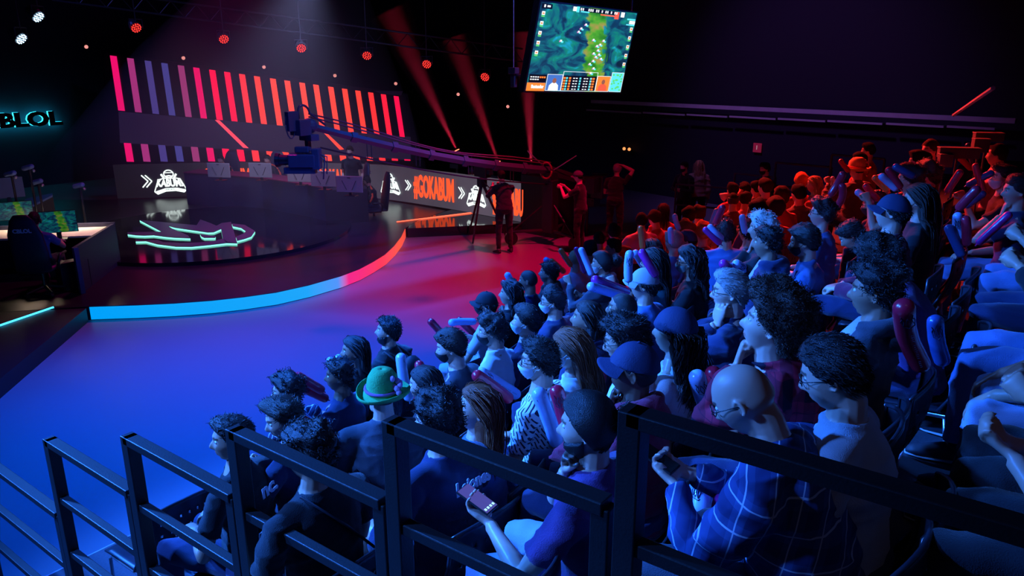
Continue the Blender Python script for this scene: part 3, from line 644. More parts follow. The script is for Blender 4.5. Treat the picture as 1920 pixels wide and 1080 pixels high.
P(955,553,1,'woman with long dark wavy hair and pink collar','next to the man in black cap',fem=1,hair='w',hc='k',skin=2,shirt='black',sl='L',arms='lap',hlen=.25,hp=10)
P(990,527,1,'man with cropped hair in a dark blue tee','third from the capped man',hair='z',hc='k',skin=3,shirt='navy',arms='hold',by=8)
P(1028,513,1,'man with dark stubble and black hooded top','beside the cropped haired man',hair='s',hc='k',skin=2,shirt='black',sl='L',beard=.8,arms='lap',ex='hood',hp=8)
P(1078,487,1,'fair haired boy in pink and white tee','holding up orange sticks in the front row',hair='z',hc='d',skin=1,shirt='pink',arms='holdup/lap',by=25,hy=-20)
P(1107,470,1,'dark haired child in pink top','behind the raised purple and blue sticks',hair='s',hc='k',skin=3,shirt='pink',arms='lap',by=30,hy=-10,sc=.9)
P(1123,450,1,'man with cropped brown hair and red collar','seen from behind at the red edge of the floor',hair='z',hc='n',skin=2,shirt='red',arms='lap',by=30,hy=-20)
P(1151,437,1,'black haired man in dark shirt','in front of the standing crewman legs',hair='s',hc='k',skin=2,shirt='wine',arms='lap',by=30,hy=-15,w=1.1)
P(1203,415,1,'person in creased pink polo','behind a tall orange stick',hair='s',hc='k',skin=2,shirt='pink',arms='hold',by=35,hy=-30,w=1.1)
P(1227,412,1,'person with bowl cut and bright red tee','head lowered between orange and blue sticks',hair='s',thick=1.5,hc='n',skin=1,shirt='red',arms='lap',by=25,hy=0,lean=12,hp=-15)
P(1244,396,1,'person with bobbed dark hair in red top','at the front row far end',fem=1,hair='l',hlen=.16,hc='n',skin=1,shirt='red',arms='lap',by=45,hy=-15)
P(1291,406,2,'man with brown side-parted hair','right of the short blue stick',hair='s',hc='n',skin=1,shirt='olive',arms='lap',by=40,hy=-15)
P(1311,402,2,'man with light brown hair and pale shirt','beside the brown side-parted man',hair='s',hc='b',skin=1,shirt='lgrey',arms='lap',by=45,hy=-25)
P(1374,376,2,'balding man lit red wearing a dark shirt','near the far left of the upper crowd',hair='z',hc='n',skin=1,shirt='wine',arms='lap',by=40,hy=-20,ex='sidehair')
P(1373,358,1,'short haired person behind the balding man','at the far end of the front row',hair='s',hc='k',skin=2,shirt='red',arms='lap',by=40)
P(1397,375,2,'dark haired person with pale ear','right of the balding red lit man',hair='s',hc='n',skin=1,shirt='pink',arms='lap',by=35,hy=-25)
P(1396,356,1,'dark haired person with one hand raised','behind the pale eared neighbour',hair='s',hc='k',skin=1,shirt='black',arms='ear/lap',by=30)
P(1417,354,1,'small child with black hair','leaning close to the man in an olive jacket',hair='s',hc='k',skin=1,shirt='black',arms='lap',by=20,sc=.85)
P(1434,353,1,'man in olive jacket turned to the child','at the far left of the back corner',hair='s',hc='n',skin=1,shirt='olive',sl='L',arms='lap',by=25,hy=0,w=1.05)
P(1464,372,2,'person with reddish puffy hair','in front of the small blue stick tip',hair='c',hc='b',skin=1,shirt='red',arms='lap',by=30)
P(1420,397,3,'person with dark red lit mop of hair','behind the pale haired man in blue light',hair='s',thick=1.6,hc='k',skin=2,shirt='wine',arms='lap',by=35)
P(1450,394,3,'person with fluffy brown hair leaning sideways','between the dark mop and the woman in red',hair='c',thick=1.3,hc='b',skin=1,shirt='red',arms='lap',by=35,hr=20)
P(1497,365,3,'man with short dark hair in a brown jacket','seen from behind below the blonde woman',hair='s',hc='k',skin=1,shirt='brown',sl='L',arms='lap',by=35,hy=0)
P(1502,343,2,'person with curly ginger hair','left of the long straight haired woman',hair='c',hc='o',skin=1,shirt='red',arms='lap',by=40,hy=-20)
P(1526,347,3,'woman with long straight blonde hair','in a bright red top at the far side',fem=1,hair='l',hc='d',skin=1,shirt='red',sl='L',arms='lap',by=5,hlen=.34)
# ---- second row
P(434,824,2,'man with black hair and sponsor printed black jersey','near end of second row',hair='s',hc='k',skin=2,shirt='black',arms='lap',hp=2,hy=5,jersey=('nc.',''))
P(532,786,2,'boy with short dark hair and a dark top','holding a pale blue stick in the second row',hair='s',hc='n',skin=1,shirt='navy',arms='hold',hy=15,hp=-10)
P(718,738,2,'big man in a green felt hat and grey tee','in the second row',hair='z',hc='k',skin=1,shirt='char',arms='lap',by=35,hy=-10,w=1.22,ex='elf',belly=.03,dz=.06)
P(795,722,2,'woman with sleek black hair holding sticks up','right of the green hat',fem=1,hair='l',hlen=.2,hc='k',skin=1,shirt='black',arms='holdup/lap',by=5,dz=-.10)
P(845,652,2,'man with side-swept hair and dark grey mask','leaning forward in a grey tee',hair='s',thick=1.2,hc='n',skin=1,shirt='char',arms='clasp',ex='maskk',lean=10,hp=-8,pants='char')
P(922,622,2,'man with wavy black hair, black mask and cream shirt','in the second row',hair='c',hc='k',skin=2,shirt='white',arms='lap',ex='maskk collar',hp=-4)
P(985,604,2,'man in navy top with white mask','next to the cream shirted man',hair='s',thick=1.2,hc='k',skin=1,shirt='navy',arms='lap',ex='maskw',hp=6)
P(1036,566,2,'heavy man with glasses and white mask','in a dark blue tee behind the black cap',hair='s',hc='k',skin=2,shirt='navy',arms='lap',ex='maskw glass',w=1.2,beard=.4)
P(1128,495,2,'young woman with blue-white mask and hooded grey top','holding purple and blue sticks',fem=1,hair='p',hc='k',skin=2,shirt='char',sl='L',arms='holdup/hold',ex='maskw hood')
P(1150,467,2,'man with undercut, glasses and maroon tee','behind the young woman with the mask',hair='f',hc='k',skin=2,shirt='wine',arms='lap',ex='glass',hp=0)
P(1222,470,2,'person with long straight dark hair beside red shirt','above the leaning blue sticks',fem=1,hair='l',hc='k',skin=2,shirt='black',arms='lap',by=25,hlen=.25)
P(1225,493,3,'person with shiny black shoulder-length hair','facing left behind the blue sticks',fem=1,hair='l',hc='k',skin=2,shirt='teal',arms='holdup/lap',hlen=.3,hp=4,ex='glass')
P(1262,455,2,'person with grey curls and headband','in the crowd below the bright red tee',hair='c',hc='g',skin=1,shirt='blue',arms='lap',by=20)
P(1285,437,2,'person with reddish curly hair','above the grey curls',hair='c',thick=1.2,hc='r',skin=1,shirt='wine',arms='lap',by=25)
P(1316,438,2,'person with orange dyed hair','behind the crossed magenta and blue sticks',hair='c',hc='o',skin=1,shirt='maroon',arms='lap',by=30)
# ---- third row
P(577,852,3,'person with black curls and strapped black shirt','seen from behind through the railing',hair='c',hc='k',skin=2,shirt='black',arms='lap',by=15,hy=-15,w=1.1,strap=1)
P(818,793,3,'man with wavy black hair in a lettered navy jersey','behind the railing with bare knees',hair='c',thick=1.15,hc='k',skin=1,shirt='navy',arms='lap',by=18,hy=10,ex='shorts',w=1.12,pants='navy',jersey=('','Lejones'))
P(893,768,3,'woman with long copper hair','raising her face in front of the patterned shirt',fem=1,hair='l',hc='r',skin=1,shirt='blue',arms='lap',hlen=.36,hp=12,hy=8,dz=-.08)
P(1010,678,3,'man with glasses, white mask and dashed white shirt','in the middle of the third row',hair='s',thick=1.1,hc='k',skin=1,shirt='dash',arms='lap',ex='maskw glass',w=1.1,hp=2)
P(1067,657,3,'woman with straight auburn hair and white tee','beside the man in the dashed shirt',fem=1,hair='l',hc='r',skin=1,shirt='white',arms='lap',ex='maskw',hlen=.4,hp=-4)
P(1100,600,3,'woman with swept back black hair and navy jacket','looking up at the stage',fem=1,hair='l',hlen=.12,hc='k',skin=3,shirt='navy',sl='L',arms='clasp',ex='hood',hp=10,w=1.1)
P(1166,582,3,'man with shaved hair and thin glasses','in the third row',hair='z',hc='k',skin=3,shirt='navy',arms='lap',ex='glassl glass',hp=10,pants='jean')
P(1207,535,3,'person in pale cap and blue tee with glasses','before the ringlets woman',hair='s',hc='k',skin=2,shirt='blue',arms='lap',ex='cap glass',capc='lgrey',hp=4,w=1.15)
P(1292,492,3,'woman with dark ringlets and pale green mask','wearing a black team shirt',fem=1,hair='w',hc='k',skin=2,shirt='black',arms='hold',ex='maskw maskg glass',hlen=.24,aw=1.1)
P(1288,452,3,'person in dark blue beanie','behind the woman with ringlets',hair='s',hc='k',skin=1,shirt='blue',arms='lap',ex='beanie',capc='navy')
P(1362,437,3,'broad man in a plain blue tee','seen square from behind mid crowd',hair='s',hc='k',skin=2,shirt='blue',arms='lap',by=62,hy=-8,w=1.28)
P(1402,435,3,'dark haired person beside the blue tee','half hidden behind the pale blond curls',hair='s',hc='k',skin=2,shirt='grey',arms='lap',by=30)
# ---- fourth row
P(1100,802,4,'man with tied-up black hair and purple tee','holding a phone in the fourth row',hair='p',hc='k',skin=1,shirt='purple',arms='phonelow/chin',beard=.9,ex='',w=1.12,pants='ljean',by=4,hp=0,lean=6,twist=0)
P(1187,697,4,'dark-skinned man in a navy cap and red hoodie','hand at his mouth',hair='z',hc='k',skin=4,shirt='maroon',sl='L',inner='white',arms='chin/lap',ex='cap hood',capc='navy',hp=8,beard=.3)
P(1172,641,4,'man with thick black hair and blue glasses','behind the navy cap',hair='s',thick=1.6,hc='k',skin=2,shirt='white',arms='lap',ex='glass',hp=-10)
P(1264,625,4,'woman with long curls in a white jersey and cap','in the fourth row',fem=1,hair='w',hc='k',skin=2,shirt='white',arms='lap',hlen=.34,thick=1.1,ex='beanie',capc='navy',by=10,hp=6,logo=1)
P(1368,549,4,'grey haired man with hand on his cheek','in a dark zipped jacket',hair='s',hc='g',skin=1,shirt='navy',sl='L',arms='cheek/lap',ex='glassl glass',hy=8,lean=6)
P(1438,457,4,'young man in open dark jacket','in profile near the middle of the crowd',hair='f',hc='k',skin=3,shirt='navy',sl='L',inner='lgrey',arms='lap',ex='hood')
P(1428,430,4,'man with bleached tight curls','hand over his mouth behind the young man in profile',hair='c',hc='u',skin=2,shirt='black',sl='L',arms='chin/lap')
P(1507,455,4,'man with dark wavy hair and black mask','turned away in a blue sweatshirt',hair='s',thick=1.3,hc='k',skin=1,shirt='blue',sl='L',arms='lap',ex='maskk',hp=-8,by=-5)
P(1540,402,4,'smiling woman with glasses and dark curls','at the right of the upper crowd',fem=1,hair='c',thick=1.3,hc='k',skin=1,shirt='blue',arms='lap',ex='glass',hy=6,hp=4)
P(1597,443,4,'man bowing his head over his knees','in a striped collar varsity jacket',hair='s',hc='k',skin=2,shirt='navy',sl='L',arms='clasp',lean=26,hp=-40)
P(1672,400,4,'man in dark flat-brim cap and wine jacket','chin up at the right of the crowd',hair='s',hc='k',skin=1,shirt='wine',sl='L',inner='blue',arms='clasp',ex='cap',capc='navy',hp=8)
P(1638,385,4,'masked man with glasses','just behind the flat-brim cap',hair='s',thick=1.3,hc='k',skin=1,shirt='black',arms='lap',ex='glass maskk',hp=-6)
P(1720,378,4,'woman with long brown hair and mask','right of the flat-brim cap, facing left',fem=1,hair='l',hc='b',skin=1,shirt='black',arms='lap',ex='maskk',hlen=.34)
# ---- fifth row
P(1395,750,5,'bald man in blue checked shirt','bent over a phone beside the railing',hair='b',skin=1,shirt='plaidb',sl='L',arms='phonefar',lean=20,hp=-32,ex='glass',w=1.18,beard=.5,pants='char',by=6,loose=.006)
P(1562,705,5,'man with dark hair, glasses and pale hoodie','looking down, behind the bald man',hair='s',thick=.8,hc='k',skin=1,shirt='lgrey',sl='t',arms='lap',ex='glass',w=1.22,hp=-18,lean=3,fat=.6)
P(1442,612,5,'young man with a large dark afro and red checked shirt','chin on fist',hair='a',hc='b',skin=1,shirt='plaidr',sl='L',arms='chin/clasp',lean=24,hp=14,by=-4)
P(1640,550,5,'young man with afro fade and dark hooded jacket','leaning back with a white shirt showing',hair='f',thick=1.4,hc='k',skin=3,shirt='char',sl='L',inner='lgrey',arms='clasp',ex='hood',lean=-6)
P(1650,490,5,'person with curly dark hair in a varsity jacket','head lowered behind the hooded young man',hair='c',hc='k',skin=2,shirt='purple',sl='L',arms='clasp',lean=20,hp=-30)
# ---- red lit upper rows
P(1606,318,3,'man in a hat with a warm brim and brown shirt','holding red sticks far up',hair='z',hc='k',skin=1,shirt='brown',sl='L',arms='holdup/hold',ex='elf',elfc='sand',by=20,w=1.15)
P(1627,284,3,'man in orange-red shirt sitting highest','behind the hat wearer',hair='s',hc='k',skin=1,shirt='orange',arms='lap',by=0)
P(1610,303,2,'dark haired person between the hat and the orange shirt','in the far upper crowd',hair='s',hc='k',skin=1,shirt='red',arms='lap',by=10)
P(1722,306,4,'man with dark quiff facing left','below a man twisting round in red light',hair='s',thick=1.3,hc='k',skin=1,shirt='black',arms='holdup/lap')
P(1743,283,4,'person turning round with a white collar','in the far upper right crowd',hair='s',hc='b',skin=1,shirt='black',arms='lap',by=-20,hy=25)
P(1737,330,4,'person with frizzy reddish hair','behind the long brown haired woman',hair='c',hc='b',skin=1,shirt='wine',arms='lap')
P(1705,338,4,'person with a dark mop of hair','holding sticks next to the frizzy haired person',hair='s',thick=1.4,hc='k',skin=2,shirt='black',arms='holdup/lap')
P(1880,334,5,'person in white mask holding sticks aloft','at the far right edge',hair='s',hc='k',skin=1,shirt='black',arms='holdup/lap',ex='maskw',by=-10,hy=15)
P(1905,360,5,'young man resting chin on hand','at the right edge below the white mask',hair='s',hc='k',skin=1,shirt='navy',arms='chin/lap',by=-8,hy=18,pants='jean')
P(1868,292,5,'person in patterned pinkish shirt with crossed arms','high at the far right',hair='s',hc='k',skin=2,shirt='pink',sl='L',arms='cross',by=0)
# people beyond the aisle: only legs and hands enter the frame
P(2150,560,6,'seated person in dark trousers gripping a red stick','legs reaching in from the right edge',hair='s',hc='k',skin=2,shirt='navy',sl='t',arms='hold',fix=(.30,2.78),pants='black',light='x')
P(0,0,6,'seated person with phone in dark trousers','hands entering at the right edge below the red stick',hair='s',hc='k',skin=1,shirt='navy',arms='phone',fix=(.30,2.28),pants='black')
P(0,0,6,'seated person in light blue jeans','bare forearms beside a grey stick at right',hair='s',hc='k',skin=2,shirt='grey',arms='knee',fix=(.28,3.35),pants='ljean')
P(0,0,6,'seated person in pale shirt and blue jeans','arms folded at the right edge',hair='s',hc='k',skin=3,shirt='lgrey',arms='cross',fix=(.18,3.95),pants='jean')
P(0,0,6,'seated person in dark blue trousers','knees out beside the aisle at right',hair='s',hc='k',skin=2,shirt='black',sl='L',arms='hold',fix=(.15,4.75),pants='navy')
P(0,0,6,'seated person in bright blue jeans','behind two upright sticks at right',hair='s',hc='k',skin=2,shirt='black',arms='hold',fix=(.12,5.55),pants='jean')
# ---- inflatable sticks: x1 y1 (tip) x2 y2 (held end), colour, X plane, radius scale, label
ST=[(553,702,607,734,'r',-4.35,'upper dark red stick at the curly fringe man in the front row'),(556,722,603,744,'r',-4.4,'lower red stick beside the upper dark red one in front row'),
(612,675,640,683,'b',-4.5,'short pale blue stick by the ponytailed woman'),(628,668,646,678,'b',-4.6,'second pale blue stick tip behind the first by the ponytail'),
(528,752,598,808,'b',-3.5,'long pale blue stick crossing the boy in row two'),(560,785,604,812,'r',-3.4,'red stick under the long pale blue stick of the boy'),
(750,662,768,752,'b',-3.35,'upright pale blue stick with flame mark right of the green hat'),(787,676,784,716,'r',-3.5,'upright bright red stick with flame mark beside the pale blue one'),
(804,599,832,630,'r',-4.65,'red stick leaning left above dark shoes'),(842,605,892,603,'b',-4.6,'level pale blue stick on the capped man knees'),(857,596,874,612,'r',-4.7,'short red stick over the level blue one'),
(949,511,961,533,'b',-4.5,'blue stick tip beside the cropped haired man'),(941,527,948,534,'r',-4.4,'tiny red stick tip left of that blue tip'),
(889,700,958,750,'r',-2.5,'long red stick pointing left behind the copper haired woman'),(898,696,972,742,'b',-2.6,'pale blue stick parallel behind the long red stick'),
(1007,728,1046,836,'b',-1.75,'long pale blue stick in front of the dashed shirt'),(1042,722,1060,812,'r',-1.75,'red stick with flame mark beside the long pale blue one'),
(1110,702,1106,752,'b',-1.95,'short blue upright stick left of the red hoodie'),(1128,698,1122,742,'r',-2.0,'red stick behind the blue upright by the red hoodie'),
(1303,697,1345,800,'b',-1.05,'blue stick with flame mark left of the bald man'),(1332,686,1350,735,'r',-1.1,'red stick with flame mark behind the bald man'),
(1692,567,1728,690,'r',-.33,'large red stick rising from hands at right'),(1752,592,1768,685,'d',-.33,'dark blue stick with flame mark beside the large red one'),
(1031,487,1053,506,'o',-4.7,'small orange stick nearest the bearded hooded man'),(1021,485,1050,508,'b',-4.75,'blue stick beside the small orange one'),(1049,466,1072,500,'o',-4.8,'orange stick left of the fair haired boy'),
(1079,463,1098,513,'p',-3.9,'purple stick raised by the masked young woman'),(1088,464,1110,517,'b',-3.95,'blue stick raised with the purple one'),
(1112,523,1178,548,'p',-2.75,'magenta stick lying across knees below the masked woman'),(1104,536,1168,556,'b',-2.7,'pale blue stick lying under the magenta one'),
(1181,469,1178,530,'b',-3.3,'vertical blue stick left of black shoulder-length hair'),(1189,471,1226,523,'b',-3.1,'slanting pale blue stick right of the vertical one'),(1200,468,1232,520,'p',-3.15,'purple stick behind the slanting pale blue one'),
(1201,423,1205,468,'o',-4.9,'tall orange stick beside the creased pink polo'),(1264,401,1272,428,'b',-4.6,'blue stick standing clear of the far front row'),(1257,426,1258,442,'b',-4.3,'short blue stick below the clear standing one'),
(1319,427,1352,458,'p',-3.4,'magenta stick crossing in front of orange dyed hair'),(1328,422,1348,442,'b',-3.5,'blue stick crossing the magenta one'),
(1345,391,1336,416,'b',-4.2,'blue stick left of the balding man'),(1357,384,1342,418,'r',-4.3,'red stick behind the blue one by the balding man'),(1391,402,1395,424,'b',-3.6,'pale blue stick on the balding man right shoulder'),
(1352,493,1384,506,'p',-1.95,'magenta stick lying on jeans in mid crowd'),(1376,492,1400,506,'b',-1.9,'pale blue stick next to the lying magenta one'),
(1574,299,1592,322,'r',-3.2,'short red stick left of the warm hat'),(1583,322,1556,368,'r',-2.9,'long red stick under the warm hat'),(1562,331,1558,352,'b',-3.1,'blue stick left of the long red one under the hat'),(1580,344,1577,366,'r',-2.8,'stubby red stick right of the long red one'),
(1620,345,1642,370,'r',-2.35,'bright red stick in front of the brown shirt'),(1637,330,1664,356,'o',-2.6,'orange stick above the masked man with glasses'),(1649,327,1680,354,'b',-2.5,'light blue stick crossing the orange one'),(1663,314,1690,354,'r',-2.4,'thick red stick beside the light blue one'),
(1674,310,1712,330,'d',-2.5,'dark blue stick above the thick red one'),(1604,357,1632,378,'b',-2.2,'dull blue stick pointing at the masked man'),
(1795,292,1822,318,'r',-1.1,'red stick in the dark gap at upper right'),(1803,318,1774,362,'r',-.95,'long dull red stick slanting down in the gap'),(1814,268,1826,310,'d',-.9,'dark blue stick raised highest at upper right'),(1828,306,1845,368,'r',-.6,'dark red stick held aloft by the masked person'),
(1864,322,1812,348,'d',-.75,'dark blue stick crossing at upper right'),(1836,350,1798,390,'r',-.7,'red stick on the far right laps'),(1848,360,1812,386,'d',-.68,'dark blue stick beside the red one on far right laps'),
(1896,398,1832,458,'p',-.42,'long magenta stick held at the right edge'),(1810,404,1812,462,'r',-.45,'upright dark red stick at right'),(1795,398,1800,442,'b',-.5,'pale blue stick with flame mark behind the upright dark red one'),(1776,421,1804,482,'d',-.43,'muted blue stick leaning at right of the aisle'),
(1862,516,1874,524,'r',-.3,'red stick end under the folded arms'),(1832,692,1828,735,'b',-.22,'short pale blue stick below the forearms at right'),
(1312,898,1302,1000,'b',-.86,'pale blue stick on the bald man lap'),(1364,918,1352,955,'p',-.75,'pink ribbed stick under the bald man arm'),
(420,978,445,966,'r',-3.3,'pink-red stick end low behind the railing'),(1588,480,1580,522,'b',-1.55,'pale blue stick between the bowing man knees'),(1618,488,1604,510,'r',-1.5,'red stick beside the bowing man')]
# ================================================================== THE PLACE
DK=mat('black_paint',(.012,.012,.016),rough=.45); BLK=mat('black_curtain',(.022,.024,.05),rough=.95,bump=.3,bscale=8)
FLOOR=mat('vinyl_floor',(.20,.21,.25),rough=.42,noise=.05,nscale=1.2,spec=.4)
GLOSS=mat('gloss_black_stage',(.012,.012,.018),rough=.07,spec=.6,bump=.015,bscale=3)
MATTE=mat('stage_black',(.022,.018,.032),rough=.30,spec=.4,noise=.3,nscale=3)
METAL=mat('dark_metal',(.05,.05,.06),rough=.35,metal=.6); CHROME=mat('tube_metal',(.45,.47,.52),rough=.3,metal=.8)
def emi(n,c,s,base=(.0,.0,.0)): return mat(n,base,rough=.6,emit=c,es=s)
def prism(name,poly,z0,z1,m,parent=None,kind=None,mi=None):
    b=MB(); b.prism([(p[0],p[1]) for p in poly],z0,z1); o=b.obj(name,m,parent)
    if kind: o['kind']=kind
    return o
# --- room shell
b=MB(); b.box((-9,9,-.05),(46,44,.1)); b.obj('floor',FLOOR)['kind']='structure'
b=MB(); b.box((-9,9,9.5),(46,44,.1)); b.obj('ceiling',BLK)['kind']='structure'
b=MB(); b.box((-27.3,9,4.7),(.2,40,9.5)); wl=b.obj('wall_left',mat('wall_navy',(.035,.045,.07),rough=.9)); wl['kind']='structure'
wd=V(-.963,.27,0); wn=V(.27,.963,0); wp=V(-8,20.5,0); c=wp-wd*1.5
b=MB(); b.box(c+wn*.15+V(0,0,4.7),(30,.2,9.5),rot=rot_to(wd,V(0,0,1))); b.obj('wall_back',mat('wall_back_black',(.010,.010,.022),rough=.85))['kind']='structure'
b=MB(); b.box((-21,25.5,4.7),(13,.2,9.5)); b.obj('wall_far',BLK)['kind']='structure'
b=MB(); b.box((-9,-5,4.7),(40,.2,9.5)); b.obj('wall_near',BLK)['kind']='structure'
b=MB(); b.box((6.5,8,4.7),(.2,30,9.5)); b.obj('wall_right',BLK)['kind']='structure'
# beam and pipe along the back wall
R_W=rot_to(wd,V(0,0,1))
def wallbar(name,x1,y1,x2,y2,h,d,m,out=.12):
    a=onplane(x1,y1,wp-wn*out,wn); e=onplane(x2,y2,wp-wn*out,wn); z=(a[2]+e[2])/2; mid=(a+e)/2; mid[2]=z
    b=MB(); b.box(mid,(np.linalg.norm(a[:2]-e[:2]),d,h),rot=rot_to(nrm(V(*(e-a)[:2],0)),V(0,0,1))); return b.obj(name,m)
PAINT=mat('grey_painted_steel',(.5,.48,.54),rough=.55,noise=.15,nscale=5)
tag(wallbar('steel_beam',1110,190,1905,227,.10,.10,PAINT,.3),'long grey steel beam running high along the dark back wall','beam')
for i,(a,e) in enumerate(((1100,1202),(1206,1284),(1288,1364),(1368,1455),(1459,1548),(1552,1655),(1662,1770),(1776,1866))):
    ya=209+(a-1150)*.0455; ye=209+(e-1150)*.0455
    tag(wallbar('conduit_pipe',a,ya,e,ye,.045,.045,PAINT,.35),['thin grey pipe under the beam, leftmost length','second length of pipe from the left under the beam','third length of pipe from the left under the beam','fourth length of pipe from the left under the beam','fifth length of pipe, above the far crowd','sixth length of pipe, turning red under the beam','seventh length of pipe, red lit under the beam','rightmost red lit length of pipe under the beam'][i],'pipe','pipe lengths under the beam')
# exit sign + twin wall lamps + guard rails by the wall
q=onplane(1420,277,wp-wn*.02,wn); b=MB(); b.box(q,(.24,.03,.24),rot=R_W); o=b.obj('exit_sign',emi('sign_red',(.25,.01,.04),.5,(.3,.02,.05)))
tag(o,'small dim red square sign on the dark back wall','sign')
text_obj('sign_mark','I',.16,emi('sign_white',(.6,.4,.5),.6),q-wn*.03,-wd,(0,0,1),o)
q=onplane(1177,281,wp-wn*.1,wn); t=empty('emergency_lamp',tuple(q)); tag(t,'twin spot emergency lamp glowing on the dark back wall','lamp')
b=MB(); b.box((0,0,-.05),(.34,.08,.10),rot=R_W); b.obj('housing',METAL,t)
for s in(-1,1):
    b=MB(); b.ell(wd*.11*s-wn*.05+V(0,0,.03),(.05,.05,.05)); b.obj('lamp_head',emi('lamp_warm',(1,.35,.1),1.2,(.3,.2,.15)),t,smooth=True)
# --- stage platforms
LEDP=[onz(*p,0)[:2] for p in[(172,600),(215,598.5),(260,597),(330,593.5),(400,588),(460,581),(520,572),(580,558),(640,540),(675,526),(700,512),(723,497),(740,480),(753,462),(760,446)]]
SZ=.22
ribs=[V(-21.25,10.25),V(-20.6,10.95),V(-19.7,11.95),V(-18.6,12.95),V(-17.4,13.75),V(-16.3,14.3),V(-15.2,14.66),V(-14,14.66),V(-12.6,14.56),V(-10.08,14.24)]
stage_poly=[tuple(p) for p in LEDP]+[(-12.3,12.9),(-12.6,14.3),(-15.2,14.5),(-18.5,12.8),(-21.2,10.1),(-24,8),(-24,2),(-14,2.2)]
prism('stage_platform',stage_poly,0,SZ,MATTE,kind='structure')
prism('stage_platform_left',[(-11.62,4.88),(-9.2,2.55),(-6.5,0),(-8,-4),(-24,-4),(-24,2.2),(-14,2.5)],0,SZ-.003,mat('deep_black',(.008,.008,.014),rough=.5),kind='structure')
prism('stage_platform_right',[(-11.86,12.1),(-11.1,12.95),(-10.05,14.2),(-12.6,14.52),(-12.4,12.9)],0,SZ-.004,GLOSS,kind='structure')
# LED strip on the front edge
def strip(name,pts,z0,z1,m,th=.03,parent=None):
    b=MB(); pts=[V(p[0],p[1]) for p in pts]; n=len(pts); out=[]
    for i,p in enumerate(pts):
        t=pts[min(i+1,n-1)]-pts[max(i-1,0)]; t=t/np.linalg.norm(t); nn=V(t[1],-t[0]); out.append(p+nn*th)
    v=[];
    for p,o_ in zip(pts,out): v+=[(p[0],p[1],z0),(p[0],p[1],z1),(o_[0],o_[1],z1),(o_[0],o_[1],z0)]
    f=[]
    for i in range(n-1):
        a=4*i; c_=a+4
        for j in range(4): k=(j+1)%4; f.append((a+j,c_+j,c_+k,a+k))
    f+=[(0,1,2,3),(4*n-1,4*n-2,4*n-3,4*n-4)]; b.add(v,f); return b.obj(name,m,parent)
def led_mat():
    m=mat('led_strip',(0,0,0),rough=.5,emit=(0,.5,1),es=1.0); nt=m.node_tree; bs=nt.nodes['Principled BSDF']
    tc=nt.nodes.new('ShaderNodeTexCoord'); sp=nt.nodes.new('ShaderNodeSeparateXYZ'); nt.links.new(tc.outputs['Object'],sp.inputs[0])
    mr=nt.nodes.new('ShaderNodeMapRange'); mr.inputs['From Min'].default_value=5; mr.inputs['From Max'].default_value=12.6; nt.links.new(sp.outputs[1],mr.inputs['Value'])
    cr=nt.nodes.new('ShaderNodeValToRGB'); e=cr.color_ramp.elements; e[0].position=0; e[0].color=(.0,.36,.95,1); e[1].position=.35; e[1].color=(.01,.38,.95,1)
    for p,c in((.44,(.08,.30,.95,1)),(.475,(.9,.02,.25,1)),(.62,(1,.04,.10,1)),(.8,(1,.10,.05,1)),(1,(.8,.05,.04,1))):
        x=e.new(p); x.color=c
    nt.links.new(mr.outputs[0],cr.inputs[0]); nt.links.new(cr.outputs[0],bs.inputs['Emission Color']); return m
tag(strip('stage_led_strip',LEDP,.012,SZ-.01,led_mat(),.012),'curved light strip on the stage front edge, cyan turning pink and red','light strip')
# inner round dais
dc=V(-15.0,9.2); dr=3.0; circ=lambda r,n=72,c=dc:[(c[0]+r*math.cos(2*PI*i/n),c[1]+r*math.sin(2*PI*i/n)) for i in range(n)]
prism('stage_dais',circ(dr),SZ-.01,SZ+.07,GLOSS,kind='structure')
DZ=SZ+.07
# emblem on the dais
EM=empty('floor_emblem',tuple(onz(365,440,DZ))); tag(EM,'raised dark winged emblem glowing teal at its edges on the round dais','emblem')
E0=onz(365,440,DZ)
tops=mat('emblem_top',(.10,.06,.12),rough=.35); sides=emi('emblem_glow',(.25,1,.75),1.5)
def zpoly(pts,zoff): return [onz(230+x/7.385,400+y/7.385,DZ+.04)[:2] for x,y in pts]
polys=[[(235,92),(1025,165),(1075,85),(1205,132),(1300,172),(1370,135),(1500,118),(1585,405),(1440,405),(1385,350),(1362,215),(1262,258),(1180,262),(720,196),(622,170),(690,215),(905,305),(935,342),(740,335),(590,322),(430,300),(300,305),(180,300),(68,285),(65,262),(545,255)],
[(180,366),(320,372),(480,370),(560,398),(800,412),(1060,403),(1270,382),(1385,352),(1450,398),(1585,405),(1585,412),(1440,408),(1200,436),(950,460),(740,458),(480,425),(320,382),(180,384)],
[(1512,140),(1690,160),(1832,245),(1780,318),(1690,350),(1583,378),(1568,326),(1680,276),(1706,245),(1640,200),(1522,175)],
[(1070,285),(1240,310),(1285,318),(1280,336),(1130,336),(1090,318)]]
for pl in polys:
    w=zpoly(pl,0); a=sum(w[i][0]*w[(i+1)%len(w)][1]-w[(i+1)%len(w)][0]*w[i][1] for i in range(len(w)))
    if a<0: w=w[::-1]
    n=len(w); b=MB(); lo=[(p[0]-E0[0],p[1]-E0[1],.0) for p in w]; mid=[(x,y,.030) for x,y,_ in lo]; hi=[(x,y,.042) for x,y,_ in lo]
    b.add(lo+mid,[(i,(i+1)%n,n+(i+1)%n,n+i) for i in range(n)],1); b.add(mid+hi,[(i,(i+1)%n,n+(i+1)%n,n+i) for i in range(n)]+[tuple(range(n,2*n))],0)
    b.obj('emblem_piece',[tops,sides],EM)
